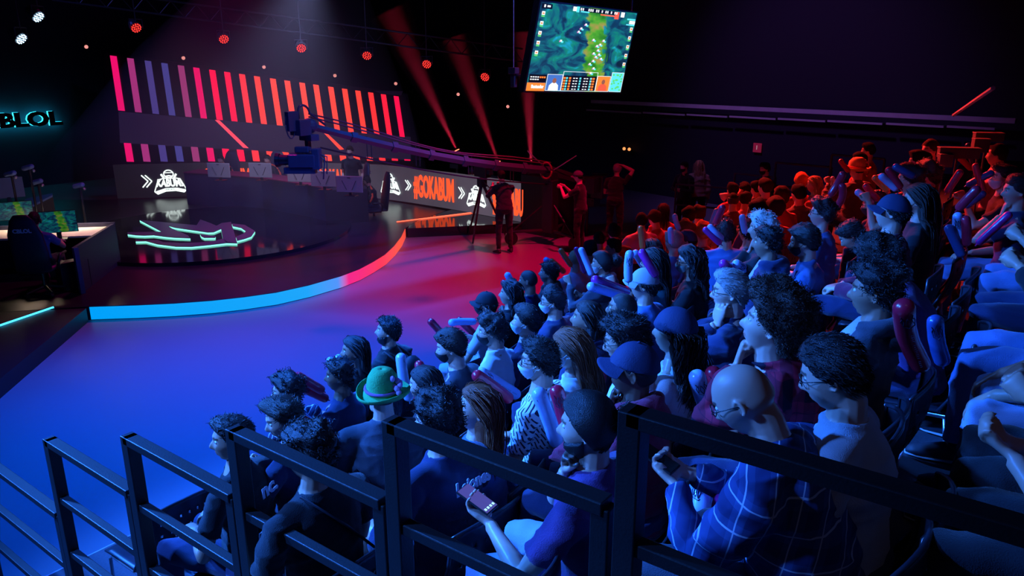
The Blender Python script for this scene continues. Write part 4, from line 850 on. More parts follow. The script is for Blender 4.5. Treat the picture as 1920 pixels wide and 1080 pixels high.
# --- ribbon screen around the stage
RG=mat('ribbon_screen_face',(.02,.02,.025),rough=.5,emit=(.075,.06,.085),es=1.0)
nt=RG.node_tree; bs=nt.nodes['Principled BSDF']; tc=nt.nodes.new('ShaderNodeTexCoord'); nz=nt.nodes.new('ShaderNodeTexNoise'); nz.inputs['Scale'].default_value=.55; nz.inputs['Detail'].default_value=5
sp=nt.nodes.new('ShaderNodeSeparateXYZ'); nt.links.new(tc.outputs['Object'],sp.inputs[0]); mr=nt.nodes.new('ShaderNodeMapRange'); mr.inputs['From Min'].default_value=-20.5; mr.inputs['From Max'].default_value=-11; mr.inputs['To Min'].default_value=.10; mr.inputs['To Max'].default_value=1.1; nt.links.new(sp.outputs[0],mr.inputs['Value'])
nt.links.new(tc.outputs['Object'],nz.inputs['Vector']); mu=nt.nodes.new('ShaderNodeMath'); mu.operation='MULTIPLY_ADD'; mu.inputs[1].default_value=1.1; mu.inputs[2].default_value=.45; nt.links.new(nz.outputs['Fac'],mu.inputs[0])
m2=nt.nodes.new('ShaderNodeMath'); m2.operation='MULTIPLY'; nt.links.new(mu.outputs[0],m2.inputs[0]); nt.links.new(mr.outputs[0],m2.inputs[1]); nt.links.new(m2.outputs[0],bs.inputs['Emission Strength'])
RZ0,RZ1=SZ+.01,1.17
RB=empty('ribbon_screen',(0,0,0)); tag(RB,'low curved screen behind the stage showing orange hashtag words and white logos','screen')
strip('screen_face',ribs,RZ0,RZ1,RG,.06,RB); 
b=MB(); e0,e1=ribs[-2],ribs[-1]; tdir=nrm(V(*(e1-e0),0)); b.box((e1[0]+tdir[0]*.55,e1[1]+tdir[1]*.55+.3,.68),(1.1,.8,1.36),rot=rot_to(tdir,V(0,0,1))); tag(b.obj('equipment_case',DK),'tall black block closing the right end of the curved screen','case')
WH=emi('screen_white',(.85,1,.95),1.5); OR=emi('screen_orange',(1,.085,.022),1.35); TE=emi('screen_teal',(.1,.55,.5),.6)
def ribat(x):   # ribbon point seen at photo column x: position, tangent
    best=None
    for i in range(len(ribs)-1):
        a,e=ribs[i],ribs[i+1]; d=e-a; nn=V(-d[1],d[0],0); nn=nrm(nn); q=onplane(x,345,V(a[0],a[1],0)-nn*.085,nn); t=np.dot(q[:2]-a,d)/np.dot(d,d)
        if -.02<=t<=1.02 and np.linalg.norm(q[:2])>8: best=(q,nrm(V(*d,0)))
    return best
def rtext(txt,x1,x2,z0,z1,m,bold=.02):
    r1,r2=ribat(x1),ribat(x2); p1,p2=r1[0],r2[0]; t=nrm(V(*(p2-p1)[:2],0)); w=np.linalg.norm((p2-p1)[:2])
    me=text_mesh(txt,1,.008,1,bold); co=np.array([v.co[:] for v in me.vertices]); mn,mx=co.min(0),co.max(0)
    me.transform(Matrix.Translation((-(mn[0]+mx[0])/2,-(mn[1]+mx[1])/2,0))); me.transform(Matrix.Diagonal((w/(mx[0]-mn[0]),(z1-z0)/(mx[1]-mn[1]),1,1)))
    n_=np.cross(t,V(0,0,1)); c_=(p1+p2)/2+n_*.012; me.transform(Matrix(((t[0],0,n_[0],c_[0]),(t[1],0,n_[1],c_[1]),(0,1,0,(z0+z1)/2),(0,0,0,1))))
    me.materials.clear(); me.materials.append(m); o=bpy.data.objects.new('screen_lettering',me); C.objects.link(o); o.parent=RB
def rlogo(x,s=1.0):
    p,t=ribat(x); n_=np.cross(t,V(0,0,1)); f=lambda u,v,k=0: p+t*u*s+n_*(.012+k)+V(0,0,.70-p[2]+v*s)
    b=MB()
    def pl(pts,w,mi=0):
        for a,e in zip(pts[:-1],pts[1:]): b.tube([f(*a),f(*e)],[(w,.004)]*2,4,side=np.cross(nrm(f(*e)-f(*a)),n_),mi=mi)
    a=np.linspace(0,2*PI,25); ring=[(.02+.125*math.cos(x_),.19+.105*math.sin(x_)) for x_ in a]; pl(ring,.016); pl([(-.09,.225),(.12,.225)],.012); pl([(-.07,.12),(.02,.14),(.11,.12)],.02)
    for sg in(-1,1): pl([(.02+sg*.13,.07),(.02+sg*.20,.19)],.028)
    out=[(-.27,.03),(-.12,.07),(.20,.07),(.31,.05),(.45,-.26),(.38,-.33),(.16,-.28),(-.10,-.29),(-.32,-.37),(-.40,-.30),(-.27,.03)]
    pl(out,.014)
    base=[(-.40,-.30),(-.10,-.205),(.20,-.20),(.45,-.26),(.38,-.34),(.16,-.285),(-.10,-.295),(-.32,-.385)]
    b.add([f(*q,.004) for q in base],[tuple(range(8))[::-1]]); b.add([f(*q,.003) for q in base],[tuple(range(8))])
    b.obj('screen_logo',WH,RB)
    me=text_mesh('KABUM!',.27,.006,.62,.012); n=len(me.vertices)
    for v in me.vertices:
        u,w=v.co.x,v.co.y; k=1.12-.9*w; v.co=Vector(f(.02+u*k,-.07+w*1.05,.003+v.co.z))
    me.materials.clear(); me.materials.append(WH); o=bpy.data.objects.new('screen_lettering',me); C.objects.link(o); o.parent=RB
    me=text_mesh('ESPORTS',.06,.003,1,.0); 
    for v in me.vertices: v.co=Vector(f(.02+v.co.x,-.245+v.co.y,.008+v.co.z))
    me.materials.clear(); me.materials.append(mat('logo_dark',(.01,.01,.01))); o=bpy.data.objects.new('screen_lettering',me); C.objects.link(o); o.parent=RB
def rchev(x,s=1.0):
    p,t=ribat(x); n_=np.cross(t,V(0,0,1)); b=MB(); f=lambda u,v: p+t*u*s+n_*.014+V(0,0,.70-p[2]+v*s)
    for o_ in(0,.10):
        pts=[(-.11+o_,.17),(.05+o_,0),(-.11+o_,-.17)]
        for a,e in zip(pts[:-1],pts[1:]): b.tube([f(*a),f(*e)],[(.017,.004)]*2,4,side=np.cross(nrm(f(*e)-f(*a)),n_))
    b.obj('screen_arrow',WH,RB)
for x in(275,): rchev(x)
rlogo(317); rtext('#GOKABUM',372,470,.36,1.02,OR,.03); rtext('#GOKABUM',585,672,.36,1.02,OR,.03)
rlogo(731,.88); rchev(765,.8); rtext('#GOKABUM',776,851,.36,1.03,OR,.03); rchev(865,.85); rlogo(892,.8); rtext('#GOKABU',924,982,.30,1.02,OR,.03)
# thin red light line on the right platform and floor
b=MB(); b.tube([onz(744,416,SZ+.01),onz(898,397,SZ+.01)],.014,6); tag(b.obj('floor_light_line',emi('line_red',(1,.12,.06),2.2)),'thin red light line across the glossy right stage floor','light strip')
b=MB(); b.tube([onz(0,610,SZ+.01),onz(100,576,SZ+.01)],.014,6); tag(b.obj('floor_light_line',emi('line_cyan',(.05,.6,1),2.6)),'thin cyan light line on the dark floor at lower left','light strip')
# --- LED wall
A0=V(-23.0,11.6,0); A1=V(-14.2,17.6,0); ld=nrm(A1-A0); ln=V(ld[1],-ld[0],0)
LW=empty('led_wall',(0,0,0)); tag(LW,'large wall of slanted red and purple light bars behind the stage','screen')
def lwp(x,y,k=0): return onplane(x,y,A0+ln*k,ln)
def quad(name,pts,m,parent,k=0,th=.02):
    q=[lwp(x,y,k) for x,y in pts]; q2=[p-ln*th for p in q]; b=MB(); b.add(q+q2,[(3,2,1,0),(4,5,6,7),(0,1,5,4),(1,2,6,5),(2,3,7,6),(3,0,4,7)]); return b.obj(name,m,parent)
quad('wall_panel',[(196,98),(764,176),(790,300),(190,312)],mat('led_off',(.006,.006,.012),rough=.6),LW,0,.12)
quad('grey_band',[(222,209),(770,257),(770,300),(225,268)],mat('led_grey',(.01,.01,.012),rough=.6,emit=(.013,.007,.026),es=1),LW,.02)
def lerp(a,b_,t): return tuple(x*(1-t)+y*t for x,y in zip(a,b_))
cols=[(.70,.004,.12),(.30,.025,.15),(.05,.035,.18),(.045,.04,.20),(.26,.03,.13),(.72,.002,.10),(1,.002,.05),(1,.004,.045),(1,.03,.035),(1,.05,.03),(1,.06,.03),(1,.065,.03),(1,.065,.03),(1,.065,.03),(1,.06,.03),(1,.055,.03),(1,.05,.03),(1,.03,.03),(1,.012,.04),(.85,.004,.06)]
tx=[206,238,271,302,333,362,392,420,448,476,506,533,561,587,615,641,666,690,714,738]
for i,x in enumerate(tx):
    yt=104+(x-206)*.1425; yb=207+(x+16-222)*.0925; h=yb-yt; w=12-.004*i*8-.12*i
    quad('light_bar',[(x,yt),(x+w,yt+w*.13),(x+w+.152*h,yb+w*.09),(x+.152*h,yb)],emi('bar_%d'%i,cols[i],1.25),LW,.03)
    x2=x+26+(-.9*i if i<99 else 0)*.35; yt2=268+(x2-232)*.058; yb2=303-(x2-232)*.004; h2=max(2.5,yb2-yt2); w2=13-.1*i
    quad('light_bar',[(x2,yt2),(x2+w2,yt2+.7),(x2+w2+.16*h2,yt2+h2+.5),(x2+.16*h2,yt2+h2)],emi('bar_%d'%i,cols[i],1.25),LW,.03)
quad('light_stripe',[(403,225),(411,225.5),(466,278),(456,277)],emi('stripe_pink',(1,.07,.11),1.2),LW,.035)
quad('light_stripe',[(603,245),(609,246),(645,280),(637,281)],emi('bar_12',cols[12],1.2),LW,.035)
quad('truss_end',[(700,170),(755,171),(752,179),(716,176)],mat('grey_sheet',(.15,.14,.17)),LW,.04)
# --- backlit sign on the left wall
SX=-27.1
SG=empty('backlit_sign',(0,0,0)); tag(SG,'black backlit letters glowing cyan on the wall at far left','sign')
p1=onX(22,232,SX); p2=onX(113,226,SX); t=nrm(V(0,(p2-p1)[1],0))
me=text_mesh('CBLOL',1,.03,1,.05); co=np.array([v.co[:] for v in me.vertices]); mn,mx=co.min(0),co.max(0)
Wd=np.linalg.norm((p2-p1)[:2])*1.66; zt=onX(60,209,SX)[2]; zb=onX(60,237,SX)[2]
me.transform(Matrix.Translation((-mx[0],-mn[1],0))); me.transform(Matrix.Diagonal((Wd/(mx[0]-mn[0]),(zt-zb)/(mx[1]-mn[1]),1,1)))
for nm,k,mm in(('letter_face',.16,mat('letter_black',(.004,.004,.006))),('letter_glow',.07,emi('letter_cyan',(.02,.55,.75),4.5))):
    m3=me.copy(); m3.transform(Matrix(((0,0,1,SX+k),(1,0,0,p2[1]),(0,1,0,zb),(0,0,0,1)))); m3.materials.clear(); m3.materials.append(mm)
    o=bpy.data.objects.new(nm,m3); C.objects.link(o); o.parent=SG
# --- hanging screen
rc=[ray(1015,3),ray(1194,25),ray(985,170),ray(1163,173)]   # TL TR BL BR
Mx=np.array([rc[0],-rc[1],-rc[2]]).T; s3=np.linalg.solve(Mx,-rc[3]); dd=[s3[0],s3[1],s3[2],1.0]; sc_=11.5/np.mean([np.linalg.norm(r*k) for r,k in zip(rc,dd)])
TL,TR,BL,BR=[CAM+r*k*sc_ for r,k in zip(rc,dd)]
sx=nrm(TR-TL); sy=nrm(TL-BL); sn_=nrm(np.cross(sx,sy)); SW=np.linalg.norm(TR-TL); SHt=np.linalg.norm(TL-BL)
SC=empty('hanging_screen',(0,0,0)); tag(SC,'large screen hung from the ceiling showing a green and blue top-down game','screen')
def spt(u,v,k=0): return BL*(1-u)*(1-v)+BR*u*(1-v)+TL*(1-u)*v+TR*u*v+sn_*k
def sq(name,u0,v0,u1,v1,m,k=.004,parent=SC):
    b=MB(); b.add([spt(u0,v0,k),spt(u1,v0,k),spt(u1,v1,k),spt(u0,v1,k)],[(0,1,2,3)]); 
    q=[spt(u0,v0,k-.003),spt(u1,v0,k-.003),spt(u1,v1,k-.003),spt(u0,v1,k-.003)]; b.add(q,[(3,2,1,0)]); return b.obj(name,m,parent)
b=MB(); q=[spt(-.015,-.02,0),spt(1.015,-.02,0),spt(1.015,1.02,0),spt(-.015,1.02,0)]; q2=[p-sn_*.12 for p in q]; b.add(q+q2,[(0,1,2,3),(7,6,5,4),(0,4,5,1),(1,5,6,2),(2,6,7,3),(3,7,4,0)]); b.obj('screen_case',DK,SC)
gm=bpy.data.materials.new('game_picture'); gm.use_nodes=True; nt=gm.node_tree; bs=nt.nodes['Principled BSDF']; bs.inputs['Base Color'].default_value=(0,0,0,1)
uv=nt.nodes.new('ShaderNodeUVMap'); 
def NN(t,**k):
    n=nt.nodes.new(t)
    for a,v in k.items(): setattr(n,a,v)
    return n
n1=NN('ShaderNodeTexNoise'); n1.inputs['Scale'].default_value=5.5; n1.inputs['Detail'].default_value=7; n1.inputs['Distortion'].default_value=1.6; nt.links.new(uv.outputs[0],n1.inputs['Vector'])
r1=NN('ShaderNodeValToRGB'); e=r1.color_ramp.elements; e[0].position=.30; e[0].color=(.002,.012,.03,1); e[1].position=.78; e[1].color=(.02,.40,.50,1)
for p_,c_ in((.42,(.003,.03,.08,1)),(.50,(.004,.09,.13,1)),(.58,(.004,.15,.11,1)),(.66,(.006,.20,.32,1))): x_=e.new(p_); x_.color=c_
nt.links.new(n1.outputs['Fac'],r1.inputs[0])
n2=NN('ShaderNodeTexNoise'); n2.inputs['Scale'].default_value=7; n2.inputs['Detail'].default_value=5; nt.links.new(uv.outputs[0],n2.inputs['Vector'])
r2=NN('ShaderNodeValToRGB'); e=r2.color_ramp.elements; e[0].position=.35; e[0].color=(.01,.12,.01,1); e[1].position=.75; e[1].color=(.35,.16,.06,1); x_=e.new(.5); x_.color=(.05,.25,.015,1)
nt.links.new(n2.outputs['Fac'],r2.inputs[0])
sp=NN('ShaderNodeSeparateXYZ'); nt.links.new(uv.outputs[0],sp.inputs[0])
ax=NN('ShaderNodeMath',operation='MULTIPLY_ADD'); ax.inputs[1].default_value=.10; nt.links.new(sp.outputs[1],ax.inputs[0]); ax.inputs[2].default_value=-.62-.05
sb=NN('ShaderNodeMath',operation='ADD'); nt.links.new(sp.outputs[0],sb.inputs[0]); nt.links.new(ax.outputs[0],sb.inputs[1])
n3=NN('ShaderNodeMath',operation='MULTIPLY_ADD'); n3.inputs[1].default_value=.22; n3.inputs[2].default_value=-.11; nt.links.new(n1.outputs['Fac'],n3.inputs[0])
s2=NN('ShaderNodeMath',operation='ADD'); nt.links.new(sb.outputs[0],s2.inputs[0]); nt.links.new(n3.outputs[0],s2.inputs[1])
ab=NN('ShaderNodeMath',operation='ABSOLUTE'); nt.links.new(s2.outputs[0],ab.inputs[0]); lt=NN('ShaderNodeMapRange'); lt.inputs['From Min'].default_value=.11; lt.inputs['From Max'].default_value=.09; nt.links.new(ab.outputs[0],lt.inputs['Value'])
mx_=NN('ShaderNodeMix',data_type='RGBA'); nt.links.new(lt.outputs[0],mx_.inputs['Factor']); nt.links.new(r1.outputs[0],mx_.inputs['A']); nt.links.new(r2.outputs[0],mx_.inputs['B'])
nt.links.new(mx_.outputs['Result'],bs.inputs['Emission Color']); bs.inputs['Emission Strength'].default_value=1.7
def uvq(o): 
    ul=o.data.uv_layers.new(name='UVMap')
    for p_ in o.data.polygons:
        for li,(u,v) in zip(p_.loop_indices,((0,0),(1,0),(1,1),(0,1))): ul.data[li].uv=(u,v)
MATS['game_picture']=gm
o=sq('screen_picture',0,0,1,1,gm); uvq(o)
rs=np.random.RandomState(4); EC={'w':(.9,.95,1),'c':(.1,.7,.8),'r':(1,.1,.05),'o':(1,.22,.03),'k':(.004,.006,.012),'g':(.1,.6,.15),'p':(.5,.15,.5),'b':(.05,.15,.5)}
def ec(k): return emi('px_'+k,EC[k],1.3 if k!='k' else .3,(0,0,0))
def many(name,rects,k,kk=.008):
    b=MB()
    for u0,v0,u1,v1 in rects: b.add([spt(u0,v0,kk),spt(u1,v0,kk),spt(u1,v1,kk),spt(u0,v1,kk)],[(0,1,2,3)])
    b.obj(name,ec(k),SC)
many('score_bar',[(.36,.945,.78,.995),(0.01,.10,.175,.19),(.335,.005,.70,.19),(.01,.93,.11,.985)],'k',.006)
many('score_digits',[(.385+.0*i+u*.02,.955,.385+u*.02+.012,.985) for i in range(1) for u in(0,1,4,5,6,8,9,11,13,14,16,18,19)]+[(.31,.94,.345,.99),(.82,.93,.86,.99),(.93,.86,.995,.90),(.03,.945,.045,.975),(.06,.95,.09,.97)],'w',.010)
many('team_box_blue',[(.345,.93,.375,.995),(.39,.935,.48,.95),(.90,.905,.995,.925),(.90,.84,.995,.857)],'c',.009); many('team_box_red',[(.755,.90,.80,.985),(.60,.925,.755,.94)],'r',.009)
many('portrait_column',[(.02,.86-.11*i,.05,.90-.11*i) for i in range(5)]+[(.955,.78-.11*i,.985,.82-.11*i) for i in range(5)]+[(.52+rs.uniform(0,.13),.30+rs.uniform(0,.35),0,0) for i in range(0)],'w',.009)
many('portrait_bar',[(.02,.838-.11*i,.05,.856-.11*i) for i in range(5)]+[(.955,.758-.11*i,.985,.776-.11*i) for i in range(5)],'g',.009); many('portrait_tint',[(.025,.87-.11*i,.045,.885-.11*i) for i in range(5)]+[(.96,.79-.11*i,.98,.81-.11*i) for i in range(5)],'o',.010)
un=[(.62,.55),(.64,.50),(.60,.46),(.66,.45),(.63,.42),(.69,.40),(.61,.37),(.65,.57),(.40,.70),(.42,.74),(.46,.79),(.57,.62),(.24,.58),(.68,.62),(.58,.33),(.63,.28),(.61,.22)]
many('unit_mark',[(u,v,u+.018,v+.022) for u,v in un],'w',.010); many('unit_tint',[(u+.012,v-.012,u+.034,v+.008) for u,v in un],'c',.009); many('unit_glow',[(u-.008,v-.006,u+.006,v+.012) for u,v in un],'p',.009)
many('stat_text',[(.02+.022*i,.155-.028*j,.036+.022*i,.168-.028*j) for j in range(2) for i in range(4)]+[(.36+.028*i,.155-.033*j,.378+.028*i,.166-.033*j) for j in range(5) for i in(3,4,7,8)],'w',.010)
many('stat_tint',[(.345+.028*i,.15-.033*j,.366+.028*i,.172-.033*j) for j in range(5) for i in(0,2,10,11)]+[(.11+.02*i,.15,.125+.02*i,.17) for i in range(3)],'o',.010)
many('stat_icon',[(.37+.028*i,.15-.033*j,.388+.028*i,.172-.033*j) for j in range(5) for i in(0,5,9)],'c',.0105)
fr=lambda u0,v0,u1,v1,w=.004:[(u0,v0,u1,v0+w*1.2),(u0,v1-w*1.2,u1,v1),(u0,v0,u0+w,v1),(u1-w,v0,u1,v1)]
many('panel_frame',fr(.18,.005,.335,.20)+fr(.335,.005,.70,.24)+fr(.70,.005,.85,.20)+fr(.855,.005,.995,.25),'w',.011)
many('face_panel',[(.184,.01,.331,.195)],'b',.007); many('face_panel',[(.704,.01,.846,.195)],'o',.007); many('map_panel',[(.859,.01,.991,.245)],'c',.007)
many('map_marks',[(.865+.12*rs.rand(),.02+.2*rs.rand(),0,0) for _ in range(0)]+[(u,v,u+.02,v+.02) for u,v in rs.rand(22,2)*[.105,.20]+[.863,.018]],'g',.010)
many('sponsor_box',[(.0,.0,.175,.095)],'o',.008)
cu=lambda u,v,k: spt(u,v,k)
text_obj('sponsor_lettering','Santander',.058,ec('w'),cu(.10,.05,.014),sx,sy,SC,.001,bold=.004)
b=MB()
for (u0,u1,c_) in((.184,.331,0),(.704,.846,1)):
    um=(u0+u1)/2; pts=[(um-.05,.01),(um+.05,.01),(um+.045,.07),(um+.02,.10),(um-.02,.10),(um-.045,.07)]; b.add([spt(*q,.010) for q in pts],[tuple(range(6))],c_)
    pts=[(um+.02*math.cos(a),.125+.032*math.sin(a)) for a in np.linspace(0,2*PI,13)[:-1]]; b.add([spt(*q,.011) for q in pts],[tuple(range(12))],2)
b.obj('face_figure',[ec('w'),ec('r'),emi('px_skin',(.35,.12,.08),1.0)],SC)
b=MB(); 
for u in(.06,.97): p=spt(u,1.03,-.06); b.tube([p,p+V(0,0,9.46-p[2])],.012,6)
b.obj('hanging_cable',METAL,SC)
p=ondist(963,130,12.5); t=empty('cable_hoist',tuple(p)); tag(t,'thin pale vertical cable with a dark clamp left of the hanging screen','hoist')
b=MB(); b.tube([(0,0,0),(0,0,9.46-p[2])],.008,6); b.obj('cable',CHROME,t); b=MB(); b.box((0,0,-.02),(.14,.12,.10)); b.box((0,0,-.16),(.08,.08,.24)); b.box((.05,.02,-.09),(.2,.04,.03)); b.obj('clamp',METAL,t,bevel=.008)
# --- ceiling lamps
def par(x,y,d,col,r,label,big=True):
    p=ondist(x,y,d); t=empty('stage_lamp',tuple(p)); tag(t,label,'stage light','stage lamps on the dark ceiling rig'); aim=nrm(V(-9,8,0)-p if big else V(-9,8,0)-p)
    b=MB(); b.tube([p*0-aim*.02,-aim*.10,-aim*.22],[r*1.12,r*1.12,r*.7],18); b.obj('housing',METAL,t,smooth=False)
    u=nrm(np.cross(aim,V(0,0,1))); w=np.cross(u,aim); b=MB(); 
    for k,(n,rr) in enumerate(((1,0),(6,.42),(12,.82))):
        for j in range(n):
            a=2*PI*j/n+.2; c_=u*math.cos(a)*rr*r+w*math.sin(a)*rr*r; b.tube([c_-aim*.015,c_+aim*.004],r*.115,6)
    b.obj('led_lens',emi('lamp_'+col,{'r':(1,.03,.02),'w':(.45,.75,1),'p':(1,.35,.3)}[col],{'r':2.6,'w':4,'p':2.2}[col]),t)
    if big:
        b=MB(); b.tube([(0,0,.0),(0,0,9.46-p[2])],.012,6); b.tube([-u*r*1.25,-u*r*1.25+V(0,0,.18),u*r*1.25+V(0,0,.18),u*r*1.25],.012,6); b.obj('yoke',METAL,t)
ordn=['first','second','third','fourth','fifth','sixth','seventh']
for i,(x,y) in enumerate(((256,53),(420,74),(565,91),(688,105),(800,121),(909,145))): par(x,y,18,'r',.105,'red lamp high above the stage, %s of six from the left'%ordn[i])
for i,(x,y) in enumerate(((73,33),(41,74))): par(x,y,15,'w',.095,['white lamp at top left, the upper one','white lamp at top left, the lower one'][i])
for i,(x,y) in enumerate(((162,88),(344,109),(495,126),(628,142),(742,157),(859,177),(952,200))): par(x,y,24,'p',.05,'tiny pinkish lamp below the red row, %s from the left'%ordn[i],False)
# lighting truss the red lamps hang from
b=MB(); a=ondist(100,15,19); e=ondist(980,128,19)
for dz in(0,.3):
    b.tube([a+V(0,0,dz+.15),e+V(0,0,dz+.15)],.02,6)
for k in range(40):
    p=a+(e-a)*k/40; q=a+(e-a)*(k+1)/40; b.tube([p+V(0,0,.15+.3*(k%2)),q+V(0,0,.15+.3*((k+1)%2))],.010,4)
tag(b.obj('lighting_truss',METAL),'long dark lattice truss carrying the red lamps under the ceiling','truss')
# --- moving-head beams of haze
BR_=mat('haze_red',(1,1,1)); nt=BR_.node_tree; nt.nodes.remove(nt.nodes['Principled BSDF']); vs=nt.nodes.new('ShaderNodeVolumeScatter'); vs.inputs['Density'].default_value=.10; vs.inputs['Color'].default_value=(1,1,1,1); vs.inputs['Anisotropy'].default_value=.0
nt.links.new(vs.outputs[0],nt.nodes['Material Output'].inputs['Volume'])
for i,(x,y,x2,y2,lab) in enumerate(((857,282,730,20,'left'),(934,304,850,70,'middle'),(996,316,985,60,'right'))):
    p=ondist(x,y,21.0-i*.3); t=empty('moving_head_lamp',tuple(p)); tag(t,'moving spotlight sending up a red beam, %s of the three'%lab,'stage light','moving spotlights behind the crane')
    e=ondist(x2,y2,21.0-i*.3); L_=np.linalg.norm(e-p); u=nrm(e-p)
    b=MB(); b.tube([-u*.30,-u*.08,u*0],[.10,.13,.12],14); b.obj('lamp_head',METAL,t,smooth=True); b=MB(); b.tube([u*.002,u*.012],.07,14); b.obj('lens',emi('lens_hot',(1,.16,.08),9 if i==2 else 4),t)
    b=MB(); b.box((0,0,-.42),(.3,.3,.12)); b.box((.15,0,-.2),(.04,.1,.4)); b.box((-.15,0,-.2),(.04,.1,.4)); b.tube([(0,0,-.48),(0,0,-float(p[2]))],.05,8); b.obj('stand',METAL,t)
    b=MB(); n=20; b.tube([p+u*.03,p+u*L_*.5,p+u*L_],[.05,.05+L_*.5*.13,.05+L_*.13],n); o=b.obj('light_beam',BR_,smooth=True); tag(o,'soft red beam of haze rising from the %s moving spotlight'%lab,'light beam','red beams'); o['kind']='stuff'
    l=bpy.data.lights.new('beam','SPOT'); l.energy=(1900,1600,2300)[i]; l.color=(1,.03,.10); l.spot_size=R(12); l.spot_blend=1.0; l.shadow_soft_size=.03; lo=bpy.data.objects.new('beam_light',l); C.objects.link(lo); lo.location=p+u*.02; lo.rotation_euler=Vector(u).to_track_quat('-Z','Y').to_euler()
gm2=gm.copy(); gm2.name='monitor_picture'; gm2.node_tree.nodes['Principled BSDF'].inputs['Emission Strength'].default_value=.55
# --- player desk with monitors, chairs and players
dk=[onz(*p,SZ)[:2] for p in((352,383),(395,386),(440,390),(495,396),(545,405),(580,412),(612,420))]
away=V(-.42,.91); back=[p+away*.62 for p in dk]; ZT=1.06
PD=empty('player_desk',(0,0,0)); tag(PD,'long curved dark desk for five players at the back of the stage','desk')
b=MB(); b.prism([tuple(p) for p in dk]+[tuple(p) for p in back[::-1]],SZ,ZT); b.obj('desk_body',mat('desk_face',(.03,.035,.08),rough=.6,noise=.1,nscale=30),PD)
b=MB(); b.prism([tuple(p-away*.03) for p in dk]+[tuple(p+away*.02) for p in back[::-1]],ZT,ZT+.025); b.obj('desk_edge',mat('desk_trim',(.25,.03,.08),rough=.5),PD)
r0=dk[-1]; r1=onz(692,416,SZ)[:2]; b=MB(); dv=V(r1[0]-r0[0],r1[1]-r0[1]); pn=V(-dv[1],dv[0])/np.linalg.norm(dv); b.prism([tuple(r0),tuple(r1),tuple(r1+pn*.5),tuple(r0+pn*.5)],SZ,ZT-.05); b.obj('desk_end',mat('desk_end_face',(.02,.02,.032),rough=.6),PD)
SCR=mat('monitor_back',(.34,.30,.29),rough=.5,noise=.1,nscale=6); 
def monitor_back(x,y,lab):
    p=onplane(x,y,V(*(dk[0]+away*.35),0),nrm(V(*away,0))) if False else None
    # stand on the desk: find the ground point under this column
    g=onz(x,y,ZT+.30); t=empty('monitor',(g[0],g[1],ZT+.025),math.atan2(away[1],away[0])-PI/2); tag(t,lab,'monitor','monitors on the player desk')
    b=MB(); b.box((0,0,.26),(.60,.035,.35)); b.obj('casing',SCR,t,bevel=.01); b=MB(); b.box((0,.05,.008),(.26,.2,.016)); b.box((0,.035,.12),(.06,.03,.24)); b.obj('stand',METAL,t)
    b=MB(); b.box((0,.020,.26),(.57,.005,.32)); b.obj('screen',emi('monitor_light',(.6,.55,.5),.7),t)
    b=MB(); b.tube([(-.16,-.021,.34),(-.06,-.021,.14)],.006,4); b.tube([(.16,-.021,.34),(.06,-.021,.14)],.006,4); b.box((0,-.02,.4),(.07,.006,.014)); b.obj('back_detail',DK,t)
for i,x in enumerate((410,488,561,606,655)): monitor_back(x,(318,318,326,334,344)[i],'grey monitor back on the curved desk, %s from the left'%ordn[i])
def gaming_chair(pos,rz,label,mark='CBLOL',floor=SZ):
    t=empty('gaming_chair',(pos[0],pos[1],floor),rz); tag(t,label,'gaming chair')
    GC=mat('gaming_leather',(.02,.025,.05),rough=.45)
    b=MB(); b.tube([(-.27,0,.46),(-.31,0,.75),(-.36,0,1.05),(-.40,0,1.28),(-.41,0,1.36)],[(.05,.26),(.05,.27),(.05,.25),(.045,.17),(.03,.10)],16,side=(1,0,0)); b.obj('backrest',GC,t,smooth=True)
    b=MB(); b.tube([(-.28,0,.45),(.26,0,.46)],[(.05,.26),(.05,.27)],14,side=(0,0,1)); b.obj('seat',GC,t,smooth=True)
    b=MB(); b.tube([(0,0,.12),(0,0,.42)],.03,10); b.box((0,0,.41),(.3,.3,.04)); b.obj('column',METAL,t)
    b=MB()
    for k in range(5): a=2*PI*k/5; b.tube([(0,0,.13),(.31*math.cos(a),.31*math.sin(a),.08)],[.03,.02],8)
    b.obj('star_base',METAL,t)
    for k in range(5): a=2*PI*k/5; b=MB(); b.tube([(.31*math.cos(a)-.02*math.sin(a),.31*math.sin(a)+.02*math.cos(a),.035),(.31*math.cos(a)+.02*math.sin(a),.31*math.sin(a)-.02*math.cos(a),.035)],.033,10); b.obj('caster',DK,t)
    for s in(1,-1): b=MB(); b.tube([(-.12,s*.28,.45),(-.12,s*.33,.62),(-.05,s*.33,.66),(.15,s*.33,.66)],.022,8); b.obj('armrest',METAL,t,smooth=True)
    text_obj('chair_logo',mark,.085,mat('logo_white',(.75,.8,.85),rough=.5),(-.445,0,1.12),(0,-1,0),(-.15,0,1),t,.002,bold=.004)
    return t
pl=[(414,298,'nearly hidden behind the leftmost monitor'),(501,298,'behind the second monitor with a headset'),(566,318,'hidden behind the camera head'),(648,320,'in black and orange jersey leaning to his monitor'),(687,338,'with headset and orange trimmed jersey at the desk end')]
PLAY=[]
for i,(x,y,l) in enumerate(pl):
    gx=[onz(xx,yy,SZ)[:2] for xx,yy in((352,383),(440,390),(545,405),(612,420),(692,416))]; dg_=np.interp(x,[352,440,545,612,692],[np.linalg.norm(q_) for q_ in gx])+(.95 if i<4 else .75); r_=ray(x,y); hw=CAM+r_*(dg_/np.linalg.norm(r_[:2])); fz=math.atan2(-away[1],-away[0]) if i<3 else (math.atan2(-away[1],-away[0])-R(50))
    PLAY.append((hw,fz,l,i))
